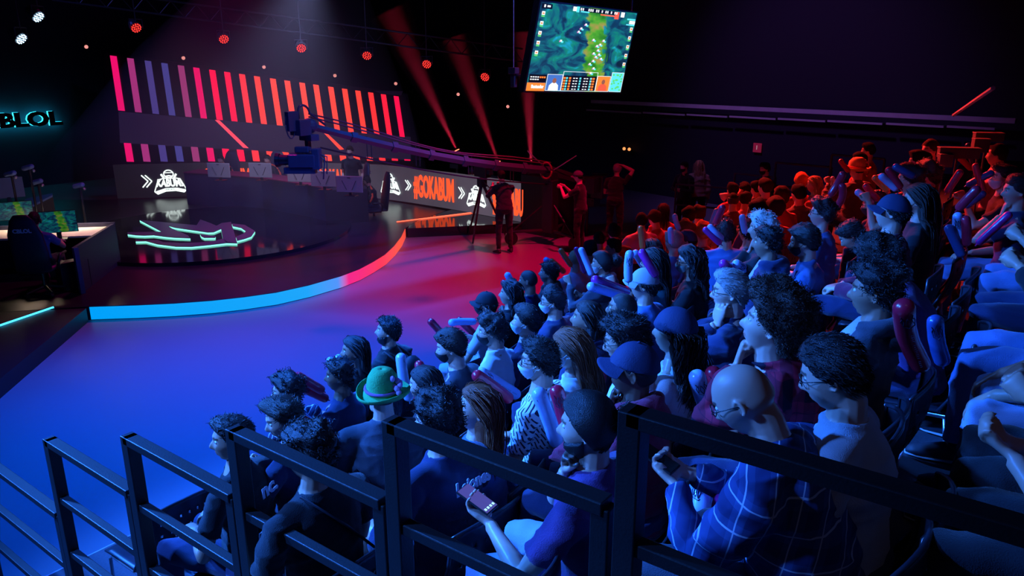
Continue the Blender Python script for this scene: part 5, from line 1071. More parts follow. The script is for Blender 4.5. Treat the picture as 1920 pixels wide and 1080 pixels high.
# coach
# --- left desk, chair, player
LD=empty('team_desk',(0,0,0)); tag(LD,'dark side-panelled desk with bright work surface at the left of the stage','desk')
a=onz(155,550,SZ); a1=onz(216,418,.98); zt=.98
b=MB(); g0=a[:2]; g1=a1[:2]; dv=nrm(V(*(g1-g0),0)); nn=V(-dv[1],dv[0],0)   # toward camera-left
b.prism([tuple(g0),tuple(g1),tuple(g1+nn[:2]*.05),tuple(g0+nn[:2]*.05)],SZ,zt); b.obj('side_panel',mat('desk_face',(0,0,0)),LD)
s0,s1=g0+dv[:2]*.35,g1; back_=nn[:2]*2.4
b=MB(); b.prism([tuple(g1),tuple(g1+back_),tuple(g1+back_-dv[:2]*.06),tuple(g1-dv[:2]*.06)],SZ,zt+.02); b.obj('front_panel',mat('desk_face',(0,0,0)),LD)
b=MB(); b.prism([tuple(g1-dv[:2]*.06+nn[:2]*.05),tuple(g1-dv[:2]*.06+back_),tuple(g1-dv[:2]*.85+back_),tuple(g1-dv[:2]*.85+nn[:2]*.05)],.90,.93); b.obj('worktop',mat('worktop_white',(.75,.66,.58),rough=.5),LD)
b=MB(); b.box((g0[0],g0[1],(SZ+zt)/2),(.07,.07,zt-SZ)); b.obj('leg',mat('desk_post_blue_light',(.06,.10,.25),rough=.5),LD)  # blue light on the end post is put into its colour
WT=g1-dv[:2]*.45+nn[:2]*.85
l=bpy.data.lights.new('desk','AREA'); l.size=1.6; l.size_y=.15; l.shape='RECTANGLE'; l.energy=15; l.color=(1,.72,.52); lo=bpy.data.objects.new('desk_light',l); C.objects.link(lo); lo.location=(*(g1-dv[:2]*.12+nn[:2]*1.0),1.28); lo.rotation_euler=(0,0,math.atan2(nn[1],nn[0]))
def monitor_front(pos,face,w,h,lab,z):
    t=empty('monitor',(pos[0],pos[1],z),face); tag(t,lab,'monitor'); b=MB(); b.box((0,0,.12+h/2),(.03,w,h)); b.obj('casing',DK,t,bevel=.005)
    b=MB(); b.add([(.017,-w/2+.008,.13),(.017,w/2-.008,.13),(.017,w/2-.008,.11+h),(.017,-w/2+.008,.11+h)],[(0,1,2,3)]); o=b.obj('screen',gm2,t); uvq(o)
    b=MB(); b.box((-.02,0,.08),(.03,.07,.24)); b.box((0,0,.008),(.2,.24,.016)); b.obj('stand',METAL,t)
mp=onz(108,425,1.15); monitor_front(mp,math.atan2(-mp[1],-mp[0])-R(8),.60,.37,'monitor with a green game picture on the left desk',.93)
mp2=onz(30,402,1.15); monitor_front(mp2,math.atan2(-mp2[1],-mp2[0])-R(8),.56,.34,'partly hidden monitor with game picture at far left',.93)
hp_=onz(64,413,SZ+1.2); dface=math.atan2(mp[1]-hp_[1],mp[0]-hp_[0]); LEFTP=(hp_,dface)
b=MB(); p=onz(138,545,SZ); b.box((p[0]-.15,p[1]+.1,SZ+.24),(.22,.45,.46)); tag(b.obj('computer_tower',DK,bevel=.01),'black computer tower under the left desk','computer')
# second desk further back
q=[onz(*p,1.0)[:2] for p in((28,388),(48,372),(98,362),(96,372),(60,384),(45,396))]
D2=empty('curved_desk',(0,0,0)); tag(D2,'second curved team desk with blue lit top at far left','desk')
a_=onz(98,362,1.0)[:2]; b_=onz(50,372,1.0)[:2]; c_=onz(25,392,1.0)[:2]; d_=onz(22,404,1.0)[:2]; f_=onz(62,384,1.0)[:2]; g_=onz(98,366,1.0)[:2]
pp=[a_,b_,c_,d_,f_,g_]; ar=sum(pp[i][0]*pp[(i+1)%6][1]-pp[(i+1)%6][0]*pp[i][1] for i in range(6)); pp=pp if ar>0 else pp[::-1]
b=MB(); b.prism([tuple(x) for x in pp],.96,1.0); b.obj('desk_top',mat('desk_top_blue_light',(.15,.25,.45),rough=.5),D2); b=MB(); b.prism([tuple(x) for x in pp],SZ,.96); b.obj('desk_body',mat('desk_brown',(.035,.02,.025),rough=.6),D2)  # blue light falling on the desk top is painted in as its colour
mp3=onz(12,348,1.4); monitor_back_p=mp3
t=empty('monitor',(mp3[0],mp3[1],1.0),math.atan2(-mp3[1],-mp3[0])+R(100)); tag(t,'tall grey monitor back at the far left edge','monitor'); b=MB(); b.box((0,0,.35),(.60,.04,.42)); b.obj('casing',SCR,t,bevel=.01); b=MB(); b.box((0,0,.07),(.06,.05,.18)); b.obj('stand',METAL,t)
for i,(x,y,yb,l) in enumerate(((22,330,395,'leftmost'),(55,318,385,'second'),(72,345,400,'third, low'),(150,352,415,'rightmost, standing apart'))):
    p=ondist(x,y,16.5); t=empty('camera_stand',(p[0],p[1],SZ)); tag(t,'small camera on a thin dark pole at left, %s'%l,'camera','cameras on poles at the left desk')
    b=MB(); b.tube([(0,0,0),(0,0,p[2]-SZ)],.022,8); b.tube([(0,0,0),(0,0,.02)],.15,14); b.obj('pole',METAL,t); h=p[2]-SZ
    b=MB(); b.cap_tube((-.10,-.05,h+.02),(.06,.02,h+.06),.045); b.obj('camera_body',mat('camera_blue',(.10,.18,.45),rough=.4),t,smooth=True); b=MB(); b.ell((.09,.03,h-.02),(.03,.03,.03)); b.obj('knob',CHROME,t,smooth=True)
# --- camera crane
CR=empty('camera_crane',(-8.86,13.46,0)); tag(CR,'long black camera crane reaching over the stage from a wheeled column','camera crane')
O=V(-8.86,13.46,0); pv=V(0,0,1.62)
tipw=ondist(580,236,12.4)-O; tw=ondist(1105,342,16.9)-O; u=nrm(tipw-pv)
b=MB(); segs=7
for k in range(segs):
    p=pv+(tipw-pv)*k/segs; q=pv+(tipw-pv)*(k+1)/segs; w0=.125-.05*k/segs; sg=V(0,0,-.35*math.sin(PI*k/segs)*.35); sg2=V(0,0,-.35*math.sin(PI*(k+1)/segs)*.35)
    b.tube([p+sg,q+sg2],[(w0*.7,w0*.45),(w0*.65,w0*.42)],4,side=(0,0,1))
    b.tube([q+sg2-u*.06,q+sg2+u*.06],[(w0*.95,w0*.62)]*2,4,side=(0,0,1))
b.obj('arm',mat('crane_arm',(.06,.065,.10),rough=.35,metal=.3),CR)
b=MB(); lo=[pv+(tipw-pv)*t_+V(0,0,-.30-.12*math.sin(PI*t_)) for t_ in np.linspace(0,.97,12)]; b.tube(lo,.014,6)
for t_ in(.2,.4,.62,.8): p=pv+(tipw-pv)*t_; b.tube([p,p+V(0,0,-.36)],.008,5); b.tube([p+u*.09,p+u*.09+V(0,0,-.36)],.008,5)
b.obj('tension_rod',METAL,CR)
b=MB(); 
for dz,am in((.13,.05),(.17,.09)): b.tube([pv+(tipw-pv)*t_+V(0,0,dz-.12*math.sin(PI*t_)+am*math.sin(9*t_)*.4) for t_ in np.linspace(0,1,30)],.012,6)
b.obj('cable_bundle',mat('crane_cable',(.10,.03,.05),rough=.5),CR)
b=MB(); b.tube([pv,tw],[(.10,.06),(.09,.06)],4,side=(0,0,1)); b.box(tw+V(0,0,-.05),(.4,.3,.34)); b.box(tw+V(.1,.25,-.12),(.3,.2,.5)); b.obj('counterweight',METAL,CR,bevel=.01)
b=MB(); b.ell(tipw,(.13,.13,.12)); b.box(tipw+u*.16+V(0,0,-.05),(.26,.22,.24)); b.box(tipw+u*.02+V(0,0,-.18),(.30,.16,.10)); b.box(tipw+u*.30+V(0,0,.02),(.10,.20,.30)); b.obj('head_mount',mat('crane_blue_black',(.05,.06,.12),rough=.3),CR,bevel=.012)
b=MB(); a=np.linspace(0,PI,9); b.tube([tipw+u*.18+V(0,0,.08)]+[tipw+u*(.08+.10*math.cos(x_))+V(0,0,.20+.10*math.sin(x_)) for x_ in a]+[tipw-u*.3+V(0,0,.06)],.018,8); a=np.linspace(0,2*PI,15); b.tube([tipw+u*.34+u*.08*math.cos(x_)+V(0,0,-.05+.20*math.sin(x_)) for x_ in a],.010,6); b.obj('cable_loop',mat('crane_blue_black'),CR,smooth=True)
cp=ondist(568,300,12.3)-O; b=MB(); b.tube([tipw+u*.05+V(0,0,-.1),V(tipw[0]+u[0]*.05,tipw[1]+u[1]*.05,cp[2]+.12)],.05,10); b.obj('drop_column',mat('crane_blue_black'),CR)
b=MB(); cr_=V(math.cos(YAW),math.sin(YAW),0); b.box(cp,(.42,.22,.20),rot=rot_to(cr_,V(.15,0,1))); b.box(cp+V(0,0,.16),(.22,.10,.10),rot=rot_to(cr_,V(0,0,1))); b.box(cp+cr_*.22+V(0,0,.02),(.12,.20,.32),rot=rot_to(cr_,V(0,0,1))); b.box(cp-cr_*.05+V(0,0,-.16),(.5,.14,.10),rot=rot_to(cr_,V(0,0,1)))
b.obj('camera_body',mat('crane_blue_black'),CR,bevel=.015)
b=MB(); b.tube([cp-cr_*.18,cp-cr_*.36],[.075,.085],14); b.tube([cp-cr_*.36,cp-cr_*.42],[.10,.11],14); b.obj('lens',DK,CR)
b=MB(); b.tube([cp+cr_*.2+V(0,0,.1),cp+cr_*.34+V(0,0,0),cp+cr_*.30+V(0,0,-.3)],.012,6); b.tube([cp+cr_*.1+V(0,0,.15),cp+cr_*.38+V(0,0,.05),cp+cr_*.36+V(0,0,-.22)],.010,6); b.obj('camera_cable',mat('crane_blue_black'),CR,smooth=True)
b=MB(); b.box((0,0,.85),(.28,.26,1.15)); b.box((0,0,1.5),(.2,.3,.2)); b.obj('column',DK,CR,bevel=.02)
b=MB(); a=np.linspace(0,2*PI,21); b.tube([pv+V(.02,-.2,.02)+V(.02*math.cos(x_),.0,0)+cr_*.10*math.cos(x_)+V(0,0,.17*math.sin(x_)) for x_ in a],.022,8); b.obj('hand_wheel',mat('wheel_red',(.2,.02,.03),rough=.4),CR,smooth=True)
b=MB(); b.tube([pv+cr_*.05,pv+cr_*.55+V(0,0,.32)],.012,6); b.tube([pv-cr_*.05,pv-cr_*.5+V(0,0,.42)],.012,6); b.obj('steering_bar',CHROME,CR)
for k in range(3):
    a=R(-36)+2*PI*k/3+.3; e=V(.85*math.cos(a),.85*math.sin(a),.30); b=MB(); b.tube([(0,0,.32),e],.035,8); b.tube([(0,0,1.0),e],.018,6); b.obj('base_leg',METAL,CR)
    b=MB(); w_=V(-math.sin(a),math.cos(a),0); b.tube([e+V(0,0,-.15)-w_*.04,e+V(0,0,-.15)+w_*.04],.145,18); b.obj('wheel',DK,CR)
# --- tripod camera
def tripod(pos,label,h=1.42,face=0):
    t=empty('tripod_camera',(pos[0],pos[1],0),face); tag(t,label,'camera')
    for k in range(3):
        a=2*PI*k/3; b=MB(); b.tube([(.05*math.cos(a),.05*math.sin(a),h-.25),(.55*math.cos(a),.55*math.sin(a),.02)],[.03,.02],8); b.tube([(.03*math.cos(a),.03*math.sin(a),h-.25),(.3*math.cos(a),.3*math.sin(a),.6)],.02,6); b.obj('leg',DK,t)
    b=MB(); b.box((0,0,h-.15),(.16,.16,.2)); b.obj('head',METAL,t); b=MB(); b.box((-.02,0,h+.08),(.42,.16,.22)); b.box((.0,.0,h+.24),(.16,.06,.08)); b.box((-.28,0,h+.1),(.12,.1,.1)); b.obj('camera_body',DK,t,bevel=.01)
    b=MB(); b.tube([(.18,0,h+.06),(.42,0,h+.06)],[.07,.09],14); b.obj('lens',METAL,t); b=MB(); b.tube([(-.1,.05,h-.1),(-.55,.12,h-.28)],.012,6); b.obj('pan_handle',METAL,t)
tp=onz(905,449,0); tripod(tp,'black broadcast camera on a tripod beside its operator',1.45,R(165))
q=onz(1100,440,0); t=empty('crane_controls',(q[0],q[1],0)); tag(t,'tangle of monitors and cables at the rear of the camera crane','equipment')
b=MB(); b.box((0,0,1.12),(.5,.2,.30)); b.box((.25,.1,1.42),(.4,.08,.05)); b.box((.1,0,.8),(.3,.3,.2)); b.tube([(0,0,0),(0,0,1.0)],.03,8); b.obj('control_box',METAL,t,bevel=.01)
b=MB()
for k in range(7): rs_=np.random.RandomState(k); p=rs_.uniform(-.3,.3,(5,3))+V(0,0,1.0); b.tube(p,.008,5)
b.obj('cables',mat('crane_cable'),t,smooth=True)
a_=onz(1012,425,0); t=empty('folding_stool',(a_[0]+.7,a_[1]+.3,0)); tag(t,'small red lit stool beside the crane column','stool'); b=MB(); b.tube([(0,0,.45),(0,0,.5)],.18,14); b.obj('seat',METAL,t); b=MB(); b.tube([(0,0,0),(0,0,.45)],.025,8); b.tube([(0,0,0),(0,0,.02)],.16,14); b.obj('stem',METAL,t)
# --- tiers of the stand
TIER=mat('tier_carpet',(.05,.05,.065),rough=.9,noise=.3,nscale=60,bump=.3,bscale=200)
ys=[1.45,3,4.5,6,7,8,9,10,11,12,13,14,15.5]
for k in range(1,8):
    a=[(EDGE[k]-curve(y),y) for y in ys]; e=[(EDGE[k+1]-curve(y) if k<7 else 5.5,y) for y in ys]
    prism('floor_tier',[(x,y) for x,y in reversed(a)]+[(x,y) for x,y in e],0 if k==1 else TZ(k)-.32,TZ(k),TIER,kind='structure')
    b=MB(); b.tube([(EDGE[k]-curve(y)-.004,y,TZ(k)-.012) for y in ys[:5]],[(.016,.022)]*5,4,side=(0,0,1)); o=b.obj('trim_%d'%k,mat('step_nosing',(.55,.52,.68),rough=.5)); o['kind']='structure'
prism('floor_landing',[(-.40,-3),(5.5,-3),(5.5,1.45),(-.40,1.45)],0,TZ(6),TIER,kind='structure')
for k in range(1,6): prism('floor_step',[(EDGE[k]+.1,-3),(EDGE[k+1],-3),(EDGE[k+1],1.45),(EDGE[k]+.1,1.45)],0,TZ(k)-.02,TIER,kind='structure')
# --- guard rails beside the steps
RM=mat('rail_steel',(.010,.009,.010),rough=.5,metal=.0,noise=.3,nscale=12,bump=.1,bscale=150); YR=1.53
pk=[(-62,832),(94,822),(242,816),(442,803),(740,787),(1190,767)]
def onY(x,y,Y): r=ray(x,y); return CAM+r*(Y/r[1])
PT=[onY(x,y,YR) for x,y in pk]; PT.append(V(PT[-1][0]+1.25,YR,PT[-1][2]+.3))
names=['guard rail frame at the lower left corner of the steps','second guard rail frame from the left','third guard rail frame from the left','fourth guard rail frame, in front of the curly haired people','fifth guard rail frame, crossing the purple tee','nearest guard rail frame, crossing the bald man']
for i in range(6):
    a=PT[i]; e=PT[i+1].copy(); z=a[2]; t=empty('guard_rail',(a[0],YR,0)); tag(t,'black steel '+names[i],'railing','guard rail frames along the steps'); L_=e[0]-a[0]-.075
    zb=max(0,TZ(max(1,i+0))-.02) if i>0 else .0
    b=MB(); b.box((0,0,(zb+z)/2),(.062,.062,z-zb)); b.obj('post',RM,t,bevel=.004)
    zb2=TZ(max(1,i+1))-.02 if i<5 else TZ(6)
    b=MB(); b.box((L_,0,(zb2+z)/2-.01),(.055,.05,z-zb2-.02)); b.obj('post',RM,t,bevel=.004)
    b=MB(); b.box((L_/2+.0,0,z-.02),(L_+.02,.062,.04)); b.obj('rail',RM,t,bevel=.004)
    for dz in(.36,.72):
        if z-dz>zb2: b=MB(); b.box((L_/2,0,z-dz-.02),(L_,.045,.04)); b.obj('rail',RM,t,bevel=.004)
# rails near the back wall
GR=mat('rail_far',(.06,.05,.07),rough=.5)
for i,(x1,y1,x2,y2) in enumerate(((1268,345,1378,350),(1378,325,1455,328),(1455,305,1560,310),(1560,290,1660,292))):
    a=ondist(x1,y1,17-i*.6); e=ondist(x2,y2,16.6-i*.6); e[2]=a[2]; t=empty('far_rail',(a[0],a[1],0)); tag(t,'faint dark guard rail by the back wall, %s from the left'%ordn[i],'railing','guard rails by the back wall'); d=e-a; d[2]=0
    for nm,pts in (('post',[(0,0,0),(0,0,a[2])]),('post',[(d[0],d[1],0),(d[0],d[1],a[2])]),('rail',[(0,0,a[2]),(d[0],d[1],a[2])]),('rail',[(0,0,a[2]-.45),(d[0],d[1],a[2]-.45)])): b=MB(); b.tube(pts,.022,6); b.obj(nm,GR,t)
for i,(x,y,w,h,d,l) in enumerate(((1797,287,.36,.10,8.8,'long low box lit red in the dark upper right'),(1853,257,.26,.08,9.2,'small red lit box highest at upper right'),(1838,273,.14,.13,9.0,'square dark red box between the long and the highest one'),(1772,301,.12,.12,8.7,'dim red box left of the long one'))):
    p=ondist(x,y,d); b=MB(); b.box((0,0,0),(w,.12,h)); b.box((0,0,h*.5),(w*1.03,.14,.015)); b.tube([(0,.03,0),(0,.03,-.9)],.012,6); o=b.obj('seat_back_box',mat('box_paint',(.12,.1,.1),rough=.6),bevel=.01); o.location=p; o.rotation_euler=(0,0,R(20)); tag(o,l,'box')  # plain boxes standing in for bench and seat backs
b=MB(); b.tube([ondist(1788,216,11),ondist(1862,165,8)],.02,6); tag(b.obj('handrail',PAINT),'thin red lit sloping handrail at upper right','handrail')
# ================================================================== CHAIRS
def make_chair():
    t=empty('auditorium_chair'); PL=mat('chair_plastic',(.022,.024,.035),rough=.32,spec=.6)
    def sheet(fn,nu,nv,holes):
        b=MB(); v=[fn(i/(nu-1)*2-1,j/(nv-1)) for j in range(nv) for i in range(nu)]; f=[(j*nu+i,j*nu+i+1,(j+1)*nu+i+1,(j+1)*nu+i) for j in range(nv-1) for i in range(nu-1) if (i,j) not in holes]; b.add(v,f); return b
    holes={(i,j) for j in(7,11,15) for i in range(4,29,4)}
    b=sheet(lambda u,v:(-.20-.10*v+.055*(u*u)-.035*math.sin(v*PI)*1.0,u*(.245-.03*v),.47+.40*v-.035*u*u*v*1.2),33,21,holes); o=b.obj('backrest',PL,t,smooth=True); s=o.modifiers.new('t','SOLIDIFY'); s.thickness=.008
    b=MB(); b.tube([(-.20-.10*v+.055-.035*math.sin(v*PI),-(.245-.03*v),.47+.40*v-.035*v*1.2) for v in np.linspace(0,1,6)]+[(-.30+.055*u*u,u*.215,.87-.042*u*u) for u in np.linspace(-.9,.9,10)]+[(-.20-.10*v+.055-.035*math.sin(v*PI),(.245-.03*v),.47+.40*v-.035*v*1.2) for v in np.linspace(1,0,6)],.009,6); b.obj('rim',PL,o,smooth=True)
    b=sheet(lambda u,v:(-.20+.44*v,u*.235,.455-.025*math.sin(v*PI)*(1-u*u)-(.02*v*v*v)),13,11,set()); o=b.obj('seat',PL,t,smooth=True); s=o.modifiers.new('t','SOLIDIFY'); s.thickness=.012
    for s_ in(1,-1):
        b=MB(); y=s_*.225; b.tube([(-.20,y,.50),(-.18,y,.44),(.16,y,.43),(.20,y,.40),(.22,y,.06),(.19,y,.014),(-.24,y,.014),(-.28,y,.04),(-.20,y,.30),(-.18,y,.43)],.011,7); b.obj('leg',CHROME,t,smooth=True)
    return t
CHAIR=make_chair(); used=[False]
def chair(x,y,z,rz,label):
    t=CHAIR if not used[0] else copy_tree(CHAIR); used[0]=True
    t.location=(x,y,z); t.rotation_euler=(0,0,rz); tag(t,label,'chair','black perforated chairs on the tiers')
# ================================================================== build people
INFO={}; HD=[]
OCC={}
for i,(x,y,row,short,place,k) in enumerate(FOLK):
    k=dict(k); k['seed']=i*13+5; lab=(short+', '+place) if len((short+' '+place).split())<=16 else short; rz=PI-R(k.get('by',0)); dz=k.get('dz',0)
    if 'fix' in k:
        fx=k['fix']; hw=V(fx[0],fx[1],TZ(row)+1.2)
    else:
        hw=onz(x,y,TZ(row)+1.15+dz)
        if hw[1]>6.5:
            best=min(range(1,6),key=lambda r:abs(onz(x,y,TZ(r)+1.18)[0]-(ROOT[r]-curve(onz(x,y,TZ(r)+1.18)[1])-.05))); row=best; hw=onz(x,y,TZ(row)+1.15+dz)
    pass
    # true head height depends on the pose: measure it with one dry run of the same maths
    if k.get('by',0)<20 and 'fix' not in k:   # heads turn towards the near screen, past the camera side
        vv=math.degrees(math.atan2(-hw[0],hw[1]))-2; tb=.30*vv; k['by']=k.get('by',0)-tb; k['hy']=k.get('hy',0)+vv-tb; rz=PI-R(k['by'])
    hh=spine(V(0,0,.53),R(k.get('lean',4)),R(k.get('hy',0)),R(k.get('hp',0)),R(k.get('hr',0)))[5][2]
    if 'fix' not in k: hw=onz(x,y,TZ(row)+hh+dz)
    dist=float(np.linalg.norm(hw-CAM)); 
    inf=build_person('person',lab,None,rz,k,floor=TZ(row)+dz,dist=dist if 'fix' not in k else 5.2,head_world=hw); inf['row']=row; inf['spec']=k; INFO[i]=inf; inf['short']=short
    if 'fix' not in k: HD.append((x,y,dist))
    px,py=inf['pos'][0],inf['pos'][1]; OCC.setdefault(row,[]).append(py)
    if dist<9.5: chair(px+.0,py,TZ(row),rz if abs(k.get('by',0))<20 else PI-R(12),'black perforated plastic chair under the '+' '.join(short.split()[:9]))
# empty chairs
for j,(row,y,l) in enumerate(((1,1.95,'nearest front row chair, empty, rim curving left'),(1,2.42,'second empty front row chair behind the railing'),(1,4.62,'empty front row chair beside the bearded man'),(2,5.35,'empty second row chair with pale rim'),(3,1.25+.5,'')[:0] or (2,5.8,'second empty chair in the second row'),(5,4.45,'empty chair at the top row end with curved side'),(5,4.95,'second empty chair at the top row end'),(5,5.5,'third empty chair at the top row end'),(4,1.62,'empty chair beside the tied-up hair man'),(5,2.95,'empty side of chair behind the dark haired man'))):
    chair(ROOT[row],y,TZ(row),PI,'black plastic chair, '+l)
# stage people
for hw,fz,l,i in PLAY:
    c0,s0=math.cos(fz),math.sin(fz)
    inf=build_person('person','player '+l,None,fz,dict(hair='s',hc='kknbk'[i],skin=1,shirt='black',sl='L',arms='desk',ex='phones collar' if i else 'phones',lean=12,hp=-14,seed=500+i,inner=None),floor=float(hw[2]-1.19),dist=9 if i<3 else 7.9,head_world=hw)
    gaming_chair(inf['pos'][:2],fz,floor=float(hw[2]-1.19),label=['dark gaming chair behind the leftmost monitor','dark gaming chair behind the second monitor','dark gaming chair hidden behind the crane camera','dark gaming chair with orange trim, second from the desk end','dark gaming chair at the desk end'][i])
    if i>=3 or 1:
        b=MB()
        for s in(1,-1):
            pts=[inf['N']+V(-.02,s*.06,.0),inf['P2']+V(.02,s*.19,.06),inf['hands'][0 if s>0 else 1][1]*.5+inf['hands'][0 if s>0 else 1][2]*.5+V(-.01,s*.06,0),inf['hands'][0 if s>0 else 1][2]+V(0,s*.06,0)]; b.tube(pts,[.02,.03,.03,.02],8)
        b.obj('sleeve_stripe',mat('stripe_orange',(.9,.10,.03),rough=.7),inf['o'],smooth=True)
hw,fz=LEFTP; PL_=1
inf=build_person('person','headset player in a pale tee seated at the bright left desk',None,fz,dict(hair='s',hc='k',skin=1,shirt='blue',arms='desk',ex='phones',lean=2,seed=610,pants='black'),floor=SZ,dist=8,head_world=hw)
gaming_chair(inf['pos'][:2],fz,'dark gaming chair with pale wordmark on its back at left edge')
CREW=[(656,283,1.62,SZ,'dark clothed coach standing behind the players under the crane arm','black','side',-60,dict(hair='s',hc='n',ex='maskk')),
(940,330,1.60,0,'camera operator in dark clothes bent to the tripod camera','black','cam',150,dict(hair='s',hc='k',lean=14,sl='L')),
(1158,310,1.70,0,'grey haired crewman in dark shirt with one hand on his head','black','belly/head',100,dict(hair='s',hc='g',aw=1.1,w=1.05)),
(1084,327,1.65,0,'crane operator in a cap behind the controls','black','cam',190,dict(hair='s',hc='k',ex='cap',capc='char')),
(1283,309,1.66,0,'masked person in black top standing with joined hands by the wall','black','belly',250,dict(hair='s',hc='k',ex='maskk collar',sl='L')),
(1311,308,1.64,0,'fair haired person in a long pale jacket standing by the wall','sand','side',120,dict(hair='l',hc='d',fem=1,sl='L',loose=.03)),
(1434,316,1.62,.3,'dim masked person standing behind the far crowd','black','side',230,dict(hair='s',hc='k',ex='maskk',sl='L'))]
for i,(x,y,hh,fl,lab,sh,ar,rzd,ex) in enumerate(CREW):
    hw=onz(x,y,fl+hh)
    k=dict(skin=1,shirt=sh,arms=ar,pose='stand',pants='black',seed=700+i,hp=-6); k.update(ex)
    build_person('person',lab,None,R(rzd),k,floor=fl,dist=7.5 if i in(2,) else 9,head_world=hw)
# extras on people: jersey print, straps, logos
PR=mat('print_white',(.75,.78,.85),rough=.7)
def back_print(inf,txt,size,up,bold=.004,y=0,sx=1,m=PR):
    P2,L=inf['P2'],inf['L']; p=P2+V(-.150*inf['spec'].get('w',1)-.022,y,up); text_obj('shirt_print',txt,size,m,p,(0,-1,0),(math.sin(L),0,math.cos(L)),inf['o'],.0012,sx=sx,bold=bold)
for inf in INFO.values():
    j=inf['spec'].get('jersey')
    if j:
        if j[0]: back_print(inf,j[0],.11,.02)
        if j[1]: back_print(inf,j[1],.085 if len(j[1])>3 else .2,.045 if len(j[1])>3 else -.14,sx=.8)
    if inf['spec'].get('logo'):
        b=MB(); a=np.linspace(0,2*PI,25); S,E_=inf['hands'][0][1],inf['hands'][0][2]; c_=S*.6+E_*.4+V(-.045,.052,0); b.tube([c_+V(.028*math.cos(x_),.0,.028*math.sin(x_)) for x_ in a],.003,5); b.tube([c_+V(.019*math.cos(x_),.0,.019*math.sin(x_)) for x_ in a],.002,5); b.obj('sleeve_badge',mat('print_dark',(.02,.03,.06)),inf['o'])
        text_obj('sleeve_print','LIVE',.035,mat('print_dark',(.02,.03,.06)),c_+V(0,.004,-.055),(-1,0,0),(0,0,1),inf['o'],.002)
    if inf['spec'].get('rim'):
        b=MB(); b.ell(inf['P2']+V(-.20,.0,-.12),(.09,.15,.20),n=16); b.obj('backpack',mat('backpack_black',(.015,.016,.022),rough=.7),inf['o'],smooth=True)
        b=MB(); 
        for s in(1,-1): b.tube([inf['P2']+V(-.15,s*.09,.03),inf['N']+V(-.02,s*.10,-.01),inf['P2']+V(.12,s*.10,-.02)],(.006,.02) if 0 else .014,6)
        b.obj('backpack_strap',mat('backpack_black'),inf['o'],smooth=True)
    if inf['spec'].get('strap'):
        b=MB(); b.tube([inf['P1']+V(-.13,-.18,-.02),inf['P2']+V(-.155,-.02,-.02),inf['N']+V(-.03,.10,.0)],[(.006,.02)]*3,6); b.obj('bag_strap',mat('strap_black',(.02,.02,.03),rough=.5),inf['o'],smooth=True)
def find(s): return [f for f in INFO.values() if s in f['short']][0]
# phone of the man with tied-up hair, and of the bald man
def phone(inf,h,label,off,on=True,tilt=(.5,0,1)):
    s,S,E_,W_,df,pn,cu=inf['hands'][h]; c=W_+nrm(df)*.11+V(*off); wpos=loc2world(inf,c); t=empty('smartphone',tuple(wpos),inf['rz']); tag(t,label,'phone')
    M=rot_to(V(1,0,.35),V(-.35,0,1)); b=MB(); b.box((0,0,0),(.155,.078,.009),rot=M); b.obj('case',DK,t,bevel=.004)
    b=MB(); b.box(M@V(0,0,.0052),(.145,.070,.001),rot=M); b.obj('display',mat('phone_display',(.01,.01,.02),rough=.2,emit=(.07,.07,.35),es=1.0) if on else mat('phone_black',(.01,.01,.01),rough=.1),t)
    if on:
        b=MB()
        for j in range(4): b.box(M@V(-.058,-.026+.017*j,.0062),(.010,.010,.0008),rot=M)
        b.obj('app_icons',mat('icons',(.1,.1,.1),emit=(.4,.9,.9),es=1.4),t)
phone(find('tied-up'),0,'smartphone with a lit purple home screen in the hand of the tied-up hair man',(-.02,-.02,.035))
phone(find('bald man'),0,'smartphone held low by the bald man in checked shirt',(0,-.02,.03),False)
